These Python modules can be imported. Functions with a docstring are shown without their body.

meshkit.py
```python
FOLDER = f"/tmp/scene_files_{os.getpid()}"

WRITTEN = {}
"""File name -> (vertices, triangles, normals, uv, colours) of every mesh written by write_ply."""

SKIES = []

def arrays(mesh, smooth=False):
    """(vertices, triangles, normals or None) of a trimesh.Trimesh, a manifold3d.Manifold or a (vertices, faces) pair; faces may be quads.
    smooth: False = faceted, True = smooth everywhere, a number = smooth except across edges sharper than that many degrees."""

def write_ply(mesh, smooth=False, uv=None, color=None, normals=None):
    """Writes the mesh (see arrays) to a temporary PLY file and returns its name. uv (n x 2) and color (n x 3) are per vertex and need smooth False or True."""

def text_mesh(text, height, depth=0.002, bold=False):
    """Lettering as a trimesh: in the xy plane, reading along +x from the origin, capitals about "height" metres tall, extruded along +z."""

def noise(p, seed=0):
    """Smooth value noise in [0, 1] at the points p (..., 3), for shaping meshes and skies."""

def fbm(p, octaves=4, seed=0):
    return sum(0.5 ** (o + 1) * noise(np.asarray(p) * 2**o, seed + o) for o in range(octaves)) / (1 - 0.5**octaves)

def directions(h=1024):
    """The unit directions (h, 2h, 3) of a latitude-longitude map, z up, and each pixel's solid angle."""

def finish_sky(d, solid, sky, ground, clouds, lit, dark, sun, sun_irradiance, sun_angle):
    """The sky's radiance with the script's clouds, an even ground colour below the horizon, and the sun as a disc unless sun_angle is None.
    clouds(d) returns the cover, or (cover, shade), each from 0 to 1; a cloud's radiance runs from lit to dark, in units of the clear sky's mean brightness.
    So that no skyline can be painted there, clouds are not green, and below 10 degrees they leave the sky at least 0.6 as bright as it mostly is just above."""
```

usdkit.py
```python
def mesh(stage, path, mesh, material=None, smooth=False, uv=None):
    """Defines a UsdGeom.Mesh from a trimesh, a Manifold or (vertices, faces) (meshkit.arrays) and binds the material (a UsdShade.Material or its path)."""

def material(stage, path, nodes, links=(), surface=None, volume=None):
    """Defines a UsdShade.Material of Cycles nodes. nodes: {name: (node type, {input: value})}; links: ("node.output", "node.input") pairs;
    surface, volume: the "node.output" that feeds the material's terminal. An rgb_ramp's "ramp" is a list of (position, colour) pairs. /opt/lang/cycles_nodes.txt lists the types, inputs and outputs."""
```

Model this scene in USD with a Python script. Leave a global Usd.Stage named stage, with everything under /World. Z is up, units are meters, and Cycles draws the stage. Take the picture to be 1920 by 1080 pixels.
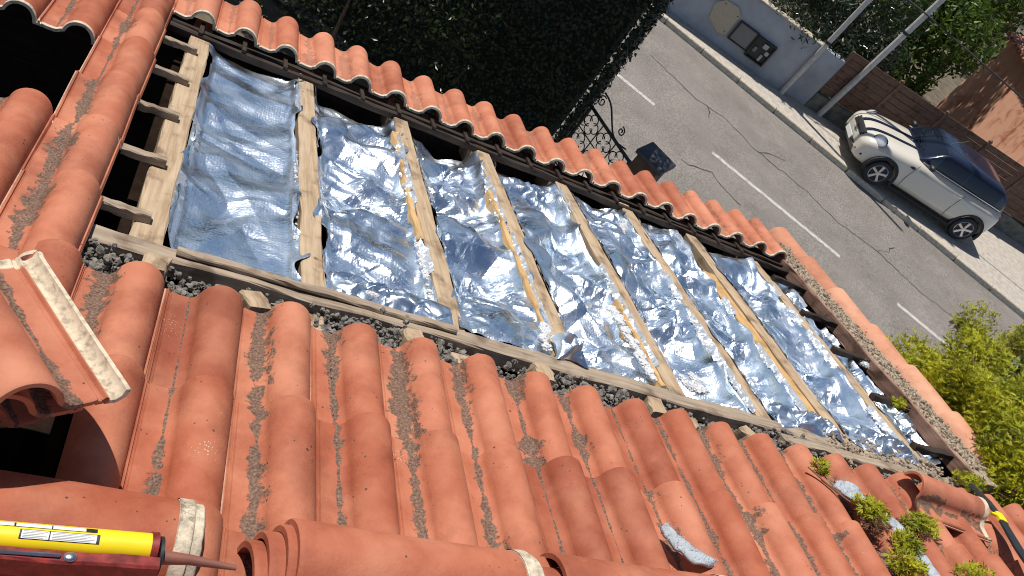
import math, random
import numpy as np, trimesh, manifold3d, usdkit, meshkit
from pxr import Usd, UsdGeom, UsdLux, UsdShade, Gf, Sdf, Vt

stage = Usd.Stage.CreateInMemory()
UsdGeom.SetStageUpAxis(stage, UsdGeom.Tokens.z)
UsdGeom.SetStageMetersPerUnit(stage, 1.0)
world = UsdGeom.Xform.Define(stage, '/World'); stage.SetDefaultPrim(world.GetPrim())
UsdGeom.Scope.Define(stage, '/World/Looks')
rng = np.random.default_rng(7); random.seed(7)

# ------------------------------------------------------------------ frames
Z0 = 4.19
PITCH = math.radians(16.046)
# roof frame: u along the eave, v down the slope, n off the roof
RU = np.array([1., 0, 0]); RV = np.array([0, math.cos(PITCH), -math.sin(PITCH)]); RN = np.array([0, math.sin(PITCH), math.cos(PITCH)])
RB = np.stack([RU, RV, RN], 1); RO = np.array([0, 0, Z0])
def RW(p): return RO + np.asarray(p, float) @ RB.T
# street frame: s along the street, t across it, h up
AZ = math.radians(-32.256)
SN = np.array([-0.01943, 0.00115, 1.0]); SN /= np.linalg.norm(SN)
S1 = np.array([math.cos(AZ), math.sin(AZ), 0]); S1 -= SN * (S1 @ SN); S1 /= np.linalg.norm(S1)
S2 = np.cross(SN, S1)
SB = np.stack([S1, S2, SN], 1)
CAM = np.array([-0.083152, -1.554843, 1.985471 + Z0])
SO = CAM - SN * 6.1724
def SW(p): return SO + np.asarray(p, float) @ SB.T

# ------------------------------------------------------------------ camera
CR = np.array([0.858452, -0.07664, 0.507135]); CF = np.array([0.431441, 0.642571, -0.633215])
CF /= np.linalg.norm(CF); CR -= CF * (CR @ CF); CR /= np.linalg.norm(CR); CU = np.cross(CR, CF)
cam = UsdGeom.Camera.Define(stage, '/World/camera')
cam.CreateHorizontalApertureAttr(36.0); cam.CreateVerticalApertureAttr(20.25)
cam.CreateFocalLengthAttr(36.0 * 1522.48 / 1920)
cam.CreateClippingRangeAttr(Gf.Vec2f(0.05, 2000))
cam.AddTransformOp().Set(Gf.Matrix4d(*CR, 0, *CU, 0, *(-CF), 0, *CAM, 1))
cam.CreateExposureAttr(0.0)

# ------------------------------------------------------------------ sky and sun
EL = math.radians(63.5)
hz = -0.92 * S1 + 0.38 * S2; hz[2] = 0; hz /= np.linalg.norm(hz)
SUN = np.array([hz[0] * math.cos(EL), hz[1] * math.cos(EL), math.sin(EL)])
dome = UsdLux.DomeLight.Define(stage, '/World/sky')
skym = usdkit.material(stage, '/World/Looks/sky_look', {
    'sky': ('sky_texture', {'sky_type': 'single_scattering', 'sun_disc': False, 'sun_elevation': EL, 'sun_rotation': math.atan2(SUN[0], SUN[1]),
                            'altitude': 50.0, 'air_density': 1.0, 'aerosol_density': 0.6, 'ozone_density': 1.2}),
    'bg': ('background_shader', {'strength': 0.072})}, [('sky.color', 'bg.color')], surface='bg.background')
UsdShade.MaterialBindingAPI.Apply(dome.GetPrim()).Bind(skym)
dome.GetPrim().SetCustomDataByKey('kind', 'structure')
sun = UsdLux.DistantLight.Define(stage, '/World/sun')
sun.CreateIntensityAttr(1.25); sun.CreateAngleAttr(0.53); sun.CreateColorAttr(Gf.Vec3f(1.0, 0.95, 0.87)); sun.CreateNormalizeAttr(True)
_x = np.cross([0, 0, 1.], SUN); _x /= np.linalg.norm(_x); _y = np.cross(SUN, _x)
sun.AddTransformOp().Set(Gf.Matrix4d(*_x, 0, *_y, 0, *SUN, 0, 0, 0, 30, 1))

# ------------------------------------------------------------------ materials
L = '/World/Looks/'
def solid(name, col, rough=0.6, metal=0.0, var=0.25, scale=20.0, bump=0.0, bscale=80.0, coat=0.0, spec=0.5):
    lo = tuple(c * (1 - var) for c in col); hi = tuple(min(1, c * (1 + var)) for c in col)
    n = {'g': ('geometry', {}), 'n': ('noise_texture', {'scale': scale, 'detail': 5.0, 'roughness': 0.65}),
         'r': ('rgb_ramp', {'ramp': [(0.3, lo), (0.7, hi)]}),
         'p': ('principled_bsdf', {'roughness': rough, 'metallic': metal, 'coat_weight': coat, 'specular_ior_level': spec})}
    l = [('g.position', 'n.vector'), ('n.fac', 'r.fac'), ('r.color', 'p.base_color')]
    if bump:
        n['bn'] = ('noise_texture', {'scale': bscale, 'detail': 4.0}); n['b'] = ('bump', {'strength': bump, 'distance': 0.004})
        l += [('g.position', 'bn.vector'), ('bn.fac', 'b.height'), ('b.normal', 'p.normal')]
    return usdkit.material(stage, L + name, n, l, surface='p.BSDF')

def tile_material(name, lo, hi, dirt=0.86, head=True, hy=-.422, cream=(0.60, 0.50, 0.37)):
    n = {'tc': ('texture_coordinate', {}), 'g': ('geometry', {}), 'oi': ('object_info', {}), 'sx': ('separate_xyz', {}),
         'n1': ('noise_texture', {'scale': 9.0, 'detail': 6.0, 'roughness': 0.6}),
         'r1': ('rgb_ramp', {'ramp': [(0.28, lo), (0.5, tuple((a + b) / 2 for a, b in zip(lo, hi))), (0.74, hi)]}),
         # tile to tile tone
         'rr': ('rgb_ramp', {'ramp': [(0.0, (0.68, 0.56, 0.53)), (0.3, (0.92, 0.82, 0.78)), (0.6, (1.0, 1.0, 1.0)), (1.0, (1.10, 1.17, 1.22))]}),
         'm1': ('mix_color', {'blend_type': 'multiply', 'fac': 1.0, 'use_clamp': False}),
         # pale weathering bloom
         'n2': ('noise_texture', {'scale': 5.0, 'detail': 4.0}),
         'r2': ('map_range', {'from_min': 0.46, 'from_max': 0.72, 'to_min': 0.0, 'to_max': 0.45, 'clamp': True}),
         'm2': ('mix_color', {'blend_type': 'mix', 'b': (0.60, 0.27, 0.16)}),
         # dark burnt speckles
         'v1': ('voronoi_texture', {'scale': 48.0, 'randomness': 1.0}),
         'n3': ('noise_texture', {'scale': 14.0, 'detail': 3.0}),
         'a3': ('map_range', {'from_min': 0.48, 'from_max': 0.78, 'to_min': 0.0, 'to_max': 0.26, 'clamp': True}),
         'c3': ('math', {'math_type': 'less_than'}),
         'm3': ('mix_color', {'b': (0.10, 0.055, 0.04)}),
         # pale lichen dots
         'v2': ('voronoi_texture', {'scale': 140.0}), 'n4': ('noise_texture', {'scale': 6.0, 'detail': 2.0}),
         'a4': ('map_range', {'from_min': 0.60, 'from_max': 0.85, 'to_min': 0.0, 'to_max': 0.3, 'clamp': True}),
         'c4': ('math', {'math_type': 'less_than'}), 'm4': ('mix_color', {'b': (0.55, 0.5, 0.42)}),
         # grey grime settled in the pan beside the barrel
         'dx': ('math', {'math_type': 'add', 'value2': 0.084}), 'ax': ('math', {'math_type': 'absolute'}),
         'wd': ('map_range', {'from_min': 0.0, 'from_max': 1.0, 'to_min': 0.003, 'to_max': 0.027}),
         'dv': ('math', {'math_type': 'divide'}), 'n7': ('noise_texture', {'scale': 5.5, 'detail': 3.0}), 'k7': ('map_range', {'from_min': 0.36, 'from_max': 0.62, 'to_min': 0.28, 'to_max': 1.45, 'clamp': True}), 'w7': ('math', {'math_type': 'multiply'}),
         'n8': ('noise_texture', {'scale': 3.1, 'detail': 6.0, 'roughness': 0.7}), 'r8': ('rgb_ramp', {'ramp': [(0.34, (0.60, 0.52, 0.50)), (0.50, (1, 1, 1)), (0.75, (1.05, 1.08, 1.1))]}), 'm8': ('mix_color', {'blend_type': 'multiply', 'fac': 0.6, 'use_clamp': False}),
         'n5': ('noise_texture', {'scale': 26.0, 'detail': 6.0, 'roughness': 0.7}),
         'k5': ('map_range', {'from_min': 0.32, 'from_max': 0.68, 'to_min': -0.9, 'to_max': 1.0}),
         'ad': ('math', {'math_type': 'add'}),
         'dm': ('map_range', {'from_min': 0.85, 'from_max': 1.1, 'to_min': dirt, 'to_max': 0.0, 'clamp': True}),
         'n6': ('noise_texture', {'scale': 160.0, 'detail': 3.0}),
         'r6': ('rgb_ramp', {'ramp': [(0.32, (0.03, 0.022, 0.018)), (0.52, (0.115, 0.085, 0.062)), (0.75, (0.24, 0.185, 0.13))]}),
         'm6': ('mix_color', {}),
         'bn': ('noise_texture', {'scale': 130.0, 'detail': 4.0}), 'bb': ('bump', {'strength': 0.35, 'distance': 0.003}),
         'bx': ('math', {'math_type': 'multiply_add', 'value2': 1.6}),
         'p': ('principled_bsdf', {'roughness': 0.72, 'specular_ior_level': 0.35})}
    l = [('tc.object', 'sx.vector'), ('g.position', 'n1.vector'), ('n1.fac', 'r1.fac'), ('oi.random', 'rr.fac'), ('r1.color', 'm1.a'), ('rr.color', 'm1.b'),
         ('g.position', 'n2.vector'), ('n2.fac', 'r2.value'), ('r2.result', 'm2.fac'), ('m1.result', 'm2.a'),
         ('g.position', 'v1.vector'), ('g.position', 'n3.vector'), ('n3.fac', 'a3.value'), ('v1.distance', 'c3.value1'), ('a3.result', 'c3.value2'),
         ('c3.value', 'm3.fac'), ('m2.result', 'm3.a'),
         ('g.position', 'v2.vector'), ('g.position', 'n4.vector'), ('n4.fac', 'a4.value'), ('v2.distance', 'c4.value1'), ('a4.result', 'c4.value2'),
         ('c4.value', 'm4.fac'), ('m3.result', 'm4.a'),
         ('sx.x', 'dx.value1'), ('dx.value', 'ax.value1'), ('oi.random', 'wd.value'), ('ax.value', 'dv.value1'), ('wd.result', 'w7.value1'), ('g.position', 'n7.vector'), ('n7.fac', 'k7.value'), ('k7.result', 'w7.value2'), ('w7.value', 'dv.value2'),
         ('g.position', 'n5.vector'), ('n5.fac', 'k5.value'), ('dv.value', 'ad.value1'), ('k5.result', 'ad.value2'), ('ad.value', 'dm.value'),
         ('g.position', 'n6.vector'), ('n6.fac', 'r6.fac'), ('dm.result', 'm6.fac'), ('g.position', 'n8.vector'), ('n8.fac', 'r8.fac'), ('m4.result', 'm8.a'), ('r8.color', 'm8.b'), ('m8.result', 'm6.a'), ('r6.color', 'm6.b'),
         ('g.position', 'bn.vector'), ('dm.result', 'bx.value1'), ('bn.fac', 'bx.value3'), ('bx.value', 'bb.height'), ('bb.normal', 'p.normal')]
    last = 'm6.result'
    if head:
        n['hy'] = ('map_range', {'from_min': hy, 'from_max': hy + .006, 'to_min': 1.0, 'to_max': 0.0, 'clamp': True})
        n['lx'] = ('map_range', {'from_min': -0.156, 'from_max': -0.150, 'to_min': 1.0, 'to_max': 0.0, 'clamp': True})
        n['hl'] = ('math', {'math_type': 'maximum'})
        n['rc'] = ('rgb_ramp', {'ramp': [(0.3, tuple(c * 0.5 for c in cream)), (0.5, cream), (0.75, tuple(c * 1.15 for c in cream))]})
        n['nc'] = ('noise_texture', {'scale': 60.0, 'detail': 5.0})
        n['mh'] = ('mix_color', {})
        l += [('sx.y', 'hy.value'), ('sx.x', 'lx.value'), ('hy.result', 'hl.value1'), ('lx.result', 'hl.value2'), ('hl.value', 'mh.fac'),
              ('g.position', 'nc.vector'), ('nc.fac', 'rc.fac'), (last, 'mh.a'), ('rc.color', 'mh.b')]
        last = 'mh.result'
    l.append((last, 'p.base_color'))
    return usdkit.material(stage, L + name, n, l, surface='p.BSDF')

def wood_material(name, lo, hi, weather=None, along='y', rough=0.75):
    sc = (60.0, 3.0, 60.0) if along == 'y' else (3.0, 60.0, 60.0)
    n = {'tc': ('texture_coordinate', {}), 'g': ('geometry', {}), 'mp': ('mapping', {'scale': sc}), 'oi': ('object_info', {}),
         'n': ('noise_texture', {'scale': 1.0, 'detail': 6.0, 'roughness': 0.65, 'distortion': 0.6}),
         'r': ('rgb_ramp', {'ramp': [(0.28, lo), (0.62, hi)]}),
         'n2': ('noise_texture', {'scale': 9.0, 'detail': 5.0}), 'r2': ('rgb_ramp', {'ramp': [(0.32, (0.36, 0.31, 0.27)), (0.46, (0.92, 0.9, 0.88)), (0.8, (1.1, 1.1, 1.1))]}),
         'm': ('mix_color', {'blend_type': 'multiply', 'fac': 0.8, 'use_clamp': False}),
         'v': ('voronoi_texture', {'scale': 7.0}), 'vr': ('map_range', {'from_min': 0.03, 'from_max': 0.09, 'to_min': 0.75, 'to_max': 0.0, 'clamp': True}),
         'k': ('mix_color', {'b': tuple(c * 0.25 for c in lo)}),
         'b': ('bump', {'strength': 0.5, 'distance': 0.003}), 'p': ('principled_bsdf', {'roughness': rough, 'specular_ior_level': 0.3})}
    l = [('tc.object', 'mp.vector'), ('mp.vector', 'n.vector'), ('n.fac', 'r.fac'), ('g.position', 'n2.vector'), ('n2.fac', 'r2.fac'), ('r.color', 'm.a'), ('r2.color', 'm.b'),
         ('g.position', 'v.vector'), ('v.distance', 'vr.value'), ('vr.result', 'k.fac'), ('m.result', 'k.a'), ('k.result', 'p.base_color'),
         ('n.fac', 'b.height'), ('b.normal', 'p.normal')]
    return usdkit.material(stage, L + name, n, l, surface='p.BSDF')

def leaf_material(name, dark, mid, light, trans=0.35, rough=0.45, ns=2.5, nw=0.55):
    n = {'g': ('geometry', {}), 'r': ('rgb_ramp', {'ramp': [(0.0, dark), (0.5, mid), (1.0, light)]}),
         'n': ('noise_texture', {'scale': ns, 'detail': 3.0}), 'a': ('math', {'math_type': 'multiply_add', 'value2': nw}),
         'h': ('math', {'math_type': 'multiply_add', 'value2': 0.6, 'value3': (0.55 - nw) * .5}),
         'p': ('principled_bsdf', {'roughness': rough, 'specular_ior_level': 0.45}), 't': ('translucent_bsdf', {}), 'm': ('mix_closure', {'fac': trans})}
    l = [('g.random_per_island', 'h.value1'), ('g.position', 'n.vector'), ('n.fac', 'a.value1'), ('h.value', 'a.value3'), ('a.value', 'r.fac'),
         ('r.color', 'p.base_color'), ('r.color', 't.color'), ('p.BSDF', 'm.closure1'), ('t.BSDF', 'm.closure2')]
    return usdkit.material(stage, L + name, n, l, surface='m.closure')

M = {}
M['tile'] = tile_material('terracotta_tile', (0.345, 0.094, 0.046), (0.49, 0.174, 0.097), hy=-.441)
M['tile_loose'] = tile_material('terracotta_loose', (0.37, 0.11, 0.058), (0.50, 0.19, 0.11))
M['tile_eave'] = tile_material('terracotta_eave', (0.42, 0.14, 0.075), (0.55, 0.215, 0.125), dirt=0.4, hy=-.441)
M['ridge'] = tile_material('terracotta_ridge', (0.32, 0.082, 0.041), (0.44, 0.14, 0.075), dirt=0.0, head=False)
M['verge'] = tile_material('terracotta_verge', (0.50, 0.22, 0.13), (0.62, 0.33, 0.21), dirt=0.0, head=False)
M['cream'] = solid('cream_clay', (0.52, 0.44, 0.33), 0.8, var=0.45, scale=40, bump=0.5, bscale=90)
M['rafter'] = wood_material('rafter_pine', (0.30, 0.20, 0.12), (0.50, 0.385, 0.26))
M['golden'] = wood_material('golden_pine', (0.42, 0.235, 0.08), (0.60, 0.40, 0.19))  # yellow wood with the foil reflection worked into its colour
M['batten'] = wood_material('batten_grey', (0.20, 0.15, 0.11), (0.40, 0.32, 0.24), along='x')
M['dark_wood'] = wood_material('dark_wood', (0.018, 0.012, 0.009), (0.05, 0.033, 0.024), along='x')
M['red_wood'] = wood_material('red_wood', (0.15, 0.075, 0.05), (0.33, 0.20, 0.15))
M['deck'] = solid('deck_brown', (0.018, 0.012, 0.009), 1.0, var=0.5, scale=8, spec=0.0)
M['mortar'] = solid('mortar', (0.19, 0.172, 0.152), 0.95, var=0.6, scale=45, bump=0.8, bscale=220)
M['mortar_tan'] = solid('mortar_tan', (0.34, 0.27, 0.20), 0.95, var=0.6, scale=60, bump=1.0, bscale=180)
M['wool'] = solid('glass_wool', (0.62, 0.63, 0.65), 0.95, var=0.1, scale=40, bump=1.0, bscale=200)
M['felt'] = solid('grey_felt', (0.40, 0.44, 0.48), 0.95, var=0.15, scale=40, bump=0.8, bscale=250)
M['render'] = solid('house_render', (0.55, 0.45, 0.34), 0.9, var=0.1, scale=5)

def foil_material():
    n = {'tc': ('texture_coordinate', {}), 'g': ('geometry', {}), 'mp': ('mapping', {'scale': (1, 1, 0)}),
         'w1': ('wave_texture', {'bands_direction': 'x', 'scale': 26.0, 'distortion': 0.6}), 'w2': ('wave_texture', {'bands_direction': 'y', 'scale': 18.0, 'distortion': 0.6}),
         'a': ('math', {'math_type': 'add'}),
         'n': ('noise_texture', {'scale': 14.0, 'detail': 3.0, 'roughness': 0.5}),
         's': ('math', {'math_type': 'multiply_add', 'value2': 0.11}),
         'b': ('bump', {'strength': 0.30, 'distance': 0.004}),
         'n2': ('noise_texture', {'scale': 7.0, 'detail': 3.0}), 'rr': ('map_range', {'from_min': 0.3, 'from_max': 0.7, 'to_min': 0.20, 'to_max': 0.42}),
         'p': ('principled_bsdf', {'metallic': 1.0, 'base_color': (0.80, 0.88, 0.97), 'roughness': 0.15})}
    l = [('tc.object', 'mp.vector'), ('mp.vector', 'w1.vector'), ('mp.vector', 'w2.vector'), ('w1.fac', 'a.value1'), ('w2.fac', 'a.value2'),
         ('g.position', 'n.vector'), ('a.value', 's.value1'), ('n.fac', 's.value3'), ('s.value', 'b.height'), ('b.normal', 'p.normal'),
         ('g.position', 'n2.vector'), ('n2.fac', 'rr.value'), ('rr.result', 'p.roughness')]
    return usdkit.material(stage, L + 'foil', n, l, surface='p.BSDF')
M['foil'] = foil_material()
M['foil_white'] = solid('torn_foil', (0.78, 0.80, 0.82), 0.38, metal=0.75, var=0.12, scale=40)

def asphalt_material():
    n = {'g': ('geometry', {}), 'n1': ('noise_texture', {'scale': 0.9, 'detail': 8.0, 'roughness': 0.68}), 'n2': ('noise_texture', {'scale': 38.0, 'detail': 4.0, 'roughness': 0.85}),
         'r1': ('rgb_ramp', {'ramp': [(0.3, (0.165, 0.148, 0.134)), (0.5, (0.205, 0.187, 0.17)), (0.7, (0.245, 0.222, 0.203))]}),
         'r2': ('rgb_ramp', {'ramp': [(0.3, (0.35, 0.35, 0.35)), (0.5, (1, 1, 1)), (0.7, (1.9, 1.88, 1.85))]}),
         'm': ('mix_color', {'blend_type': 'multiply', 'fac': 1.0, 'use_clamp': False}),
         'b': ('bump', {'strength': 0.5, 'distance': 0.01}), 'p': ('principled_bsdf', {'roughness': 0.85, 'specular_ior_level': 0.25})}
    l = [('g.position', 'n1.vector'), ('g.position', 'n2.vector'), ('n1.fac', 'r1.fac'), ('n2.fac', 'r2.fac'), ('r1.color', 'm.a'), ('r2.color', 'm.b'), ('m.result', 'p.base_color'),
         ('n2.fac', 'b.height'), ('b.normal', 'p.normal')]
    return usdkit.material(stage, L + 'asphalt', n, l, surface='p.BSDF')
M['asphalt'] = asphalt_material()
M['crack'] = solid('road_crack', (0.045, 0.04, 0.036), 0.95)
M['paint'] = usdkit.material(stage, L + 'road_paint', {'g': ('geometry', {}), 'n': ('noise_texture', {'scale': 14.0, 'detail': 8.0, 'roughness': 0.8}), 'r': ('rgb_ramp', {'ramp': [(0.40, (0.22, 0.2, 0.185)), (0.47, (0.46, 0.44, 0.41)), (0.7, (0.6, 0.58, 0.54))]}), 'p': ('principled_bsdf', {'roughness': 0.8})}, [('g.position', 'n.vector'), ('n.fac', 'r.fac'), ('r.color', 'p.base_color')], surface='p.BSDF')
M['kerb'] = solid('kerb_concrete', (0.46, 0.41, 0.33), 0.9, var=0.3, scale=18, bump=0.5)
M['pavement'] = solid('pavement', (0.42, 0.38, 0.33), 0.9, var=0.25, scale=9, bump=0.4)
M['kerb_pale'] = solid('pale_concrete', (0.55, 0.56, 0.56), 0.85, var=0.1, scale=9)
M['earth'] = solid('earth', (0.12, 0.10, 0.07), 0.95, var=0.4, scale=3)
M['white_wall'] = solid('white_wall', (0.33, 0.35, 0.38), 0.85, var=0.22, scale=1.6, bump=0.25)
M['stone_base'] = solid('stone_base', (0.12, 0.12, 0.10), 0.95, var=0.5, scale=6, bump=0.7, bscale=30)
M['plank'] = wood_material('fence_plank', (0.085, 0.045, 0.03), (0.17, 0.10, 0.07), along='x')
M['post'] = wood_material('fence_post', (0.10, 0.06, 0.04), (0.20, 0.12, 0.085))
M['pole'] = solid('concrete_pole', (0.46, 0.45, 0.43), 0.85, var=0.2, scale=12)
M['cable'] = solid('cable', (0.02, 0.02, 0.022), 0.6)
M['iron'] = solid('wrought_iron', (0.02, 0.02, 0.022), 0.5)
M['beige'] = solid('beige_plate', (0.42, 0.36, 0.27), 0.8, var=0.1)
M['grey_box'] = solid('grey_box', (0.16, 0.16, 0.16), 0.6, var=0.1)
M['black'] = solid('black_plastic', (0.018, 0.018, 0.02), 0.5)
M['pale_grey'] = solid('pale_grey', (0.38, 0.38, 0.38), 0.6)
M['cap'] = solid('slate_cap', (0.05, 0.055, 0.07), 0.6, bump=0.3)
M['pillar'] = solid('pillar_brick', (0.12, 0.075, 0.055), 0.9, var=0.35, scale=14, bump=0.5)
M['ochre'] = None
def ochre():
    n = {'g': ('geometry', {}), 'n': ('noise_texture', {'scale': 2.2, 'detail': 5.0, 'roughness': 0.6, 'distortion': 0.8}),
         'r': ('rgb_ramp', {'ramp': [(0.36, (0.52, 0.20, 0.11)), (0.47, (0.72, 0.37, 0.235)), (0.7, (0.78, 0.43, 0.28))]}),
         'p': ('principled_bsdf', {'roughness': 0.9})}
    return usdkit.material(stage, L + 'ochre_render', n, [('g.position', 'n.vector'), ('n.fac', 'r.fac'), ('r.color', 'p.base_color')], surface='p.BSDF')
M['ochre'] = ochre()
M['bark'] = solid('bark', (0.10, 0.07, 0.05), 0.9, var=0.4, scale=20, bump=0.6)
M['twig'] = solid('dry_twig', (0.17, 0.09, 0.055), 0.9, var=0.4)
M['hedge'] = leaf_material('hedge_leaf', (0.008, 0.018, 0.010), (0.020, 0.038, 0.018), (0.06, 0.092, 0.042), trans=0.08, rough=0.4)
M['shrub'] = leaf_material('shrub_leaf', (0.015, 0.03, 0.01), (0.035, 0.06, 0.02), (0.14, 0.16, 0.04), trans=0.25, rough=0.3)
M['oleander'] = leaf_material('oleander_leaf', (0.02, 0.035, 0.018), (0.045, 0.07, 0.035), (0.09, 0.12, 0.06), trans=0.15, rough=0.28)
M['bright'] = leaf_material('bright_leaf', (0.03, 0.06, 0.010), (0.13, 0.20, 0.025), (0.32, 0.38, 0.05), trans=0.4)
M['thuja'] = leaf_material('thuja_leaf', (0.10, 0.14, 0.008), (0.54, 0.51, 0.014), (0.92, 0.78, 0.05), trans=0.2, rough=0.6, ns=5.0, nw=0.95)  # strong clump noise puts lit tufts and dark gaps into the leaf colour
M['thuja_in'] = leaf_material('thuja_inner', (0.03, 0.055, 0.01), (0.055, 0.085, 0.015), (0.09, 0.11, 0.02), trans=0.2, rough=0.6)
M['thuja_dry'] = leaf_material('thuja_dry', (0.11, 0.045, 0.025), (0.20, 0.09, 0.05), (0.30, 0.16, 0.10), trans=0.2, rough=0.7)
M['flower'] = leaf_material('flower', (0.45, 0.30, 0.30), (0.6, 0.45, 0.43), (0.7, 0.6, 0.58), trans=0.3)
M['car_paint'] = solid('car_paint', (0.66, 0.62, 0.54), 0.3, var=0.02, coat=1.0)
M['car_dark'] = solid('car_roof_paint', (0.012, 0.018, 0.04), 0.18, var=0.05, coat=0.6)
M['car_glass'] = usdkit.material(stage, L + 'car_glass', {'p': ('principled_bsdf', {'base_color': (0.008, 0.011, 0.02), 'roughness': 0.04, 'specular_ior_level': 0.6})}, [], surface='p.BSDF')
M['rubber'] = solid('rubber', (0.018, 0.018, 0.02), 0.75)
M['alloy'] = solid('alloy', (0.62, 0.62, 0.64), 0.3, metal=0.9, var=0.05)
M['chrome'] = solid('chrome', (0.8, 0.8, 0.82), 0.12, metal=1.0, var=0.02)
M['lamp_glass'] = solid('lamp_glass', (0.72, 0.74, 0.76), 0.08, metal=0.3, var=0.05, coat=1.0)
M['gun_red'] = solid('gun_red', (0.20, 0.025, 0.02), 0.4, var=0.6, scale=35)
M['yellow'] = solid('yellow_label', (0.85, 0.64, 0.01), 0.4, var=0.04)
M['label_white'] = solid('label_white', (0.75, 0.75, 0.74), 0.5, var=0.04)
M['nozzle'] = solid('nozzle_brown', (0.22, 0.085, 0.06), 0.5, var=0.15)
M['steel'] = solid('steel', (0.5, 0.5, 0.52), 0.3, metal=1.0)
M['tool_black'] = solid('tool_black', (0.022, 0.023, 0.026), 0.4, var=0.2)

# ------------------------------------------------------------------ scene helpers
_names = {}
def numbered(parent, name):
    k = (parent, name); i = _names.get(k, -1) + 1; _names[k] = i
    return f'{parent}/{name}' + (f'_{i:03d}' if i else '')
def tag(prim, label=None, cat=None, group=None, kind=None):
    for k, v in (('label', label), ('category', cat), ('group', group), ('kind', kind)):
        if v: prim.SetCustomDataByKey(k, v)
    return prim
def mat4(B, o):
    B = np.asarray(B, float)
    return Gf.Matrix4d(*B[:, 0], 0, *B[:, 1], 0, *B[:, 2], 0, *np.asarray(o, float), 1)
def thing(name, label=None, cat=None, B=None, o=None, group=None, kind=None, parent='/World'):
    x = UsdGeom.Xform.Define(stage, numbered(parent, name))
    if o is not None or B is not None: x.AddTransformOp().Set(mat4(np.eye(3) if B is None else B, np.zeros(3) if o is None else o))
    return tag(x.GetPrim(), label, cat, group, kind)
def obj(name, mesh, mat, parent=None, B=None, o=None, smooth=30, label=None, cat=None, group=None, kind=None):
    pp = '/World' if parent is None else str(parent.GetPath())
    m = usdkit.mesh(stage, numbered(pp, name), mesh, mat if not isinstance(mat, str) else M[mat], smooth=smooth)
    if o is not None or B is not None: m.AddTransformOp().Set(mat4(np.eye(3) if B is None else B, np.zeros(3) if o is None else o))
    return tag(m.GetPrim(), label, cat, group, kind)
I3 = np.eye(3)
def rotz(a): c, s = math.cos(a), math.sin(a); return np.array([[c, -s, 0], [s, c, 0], [0, 0, 1.]])
def rotx(a): c, s = math.cos(a), math.sin(a); return np.array([[1, 0, 0], [0, c, -s], [0, s, c]])
def roty(a): c, s = math.cos(a), math.sin(a); return np.array([[c, 0, s], [0, 1, 0], [-s, 0, c]])

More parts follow.
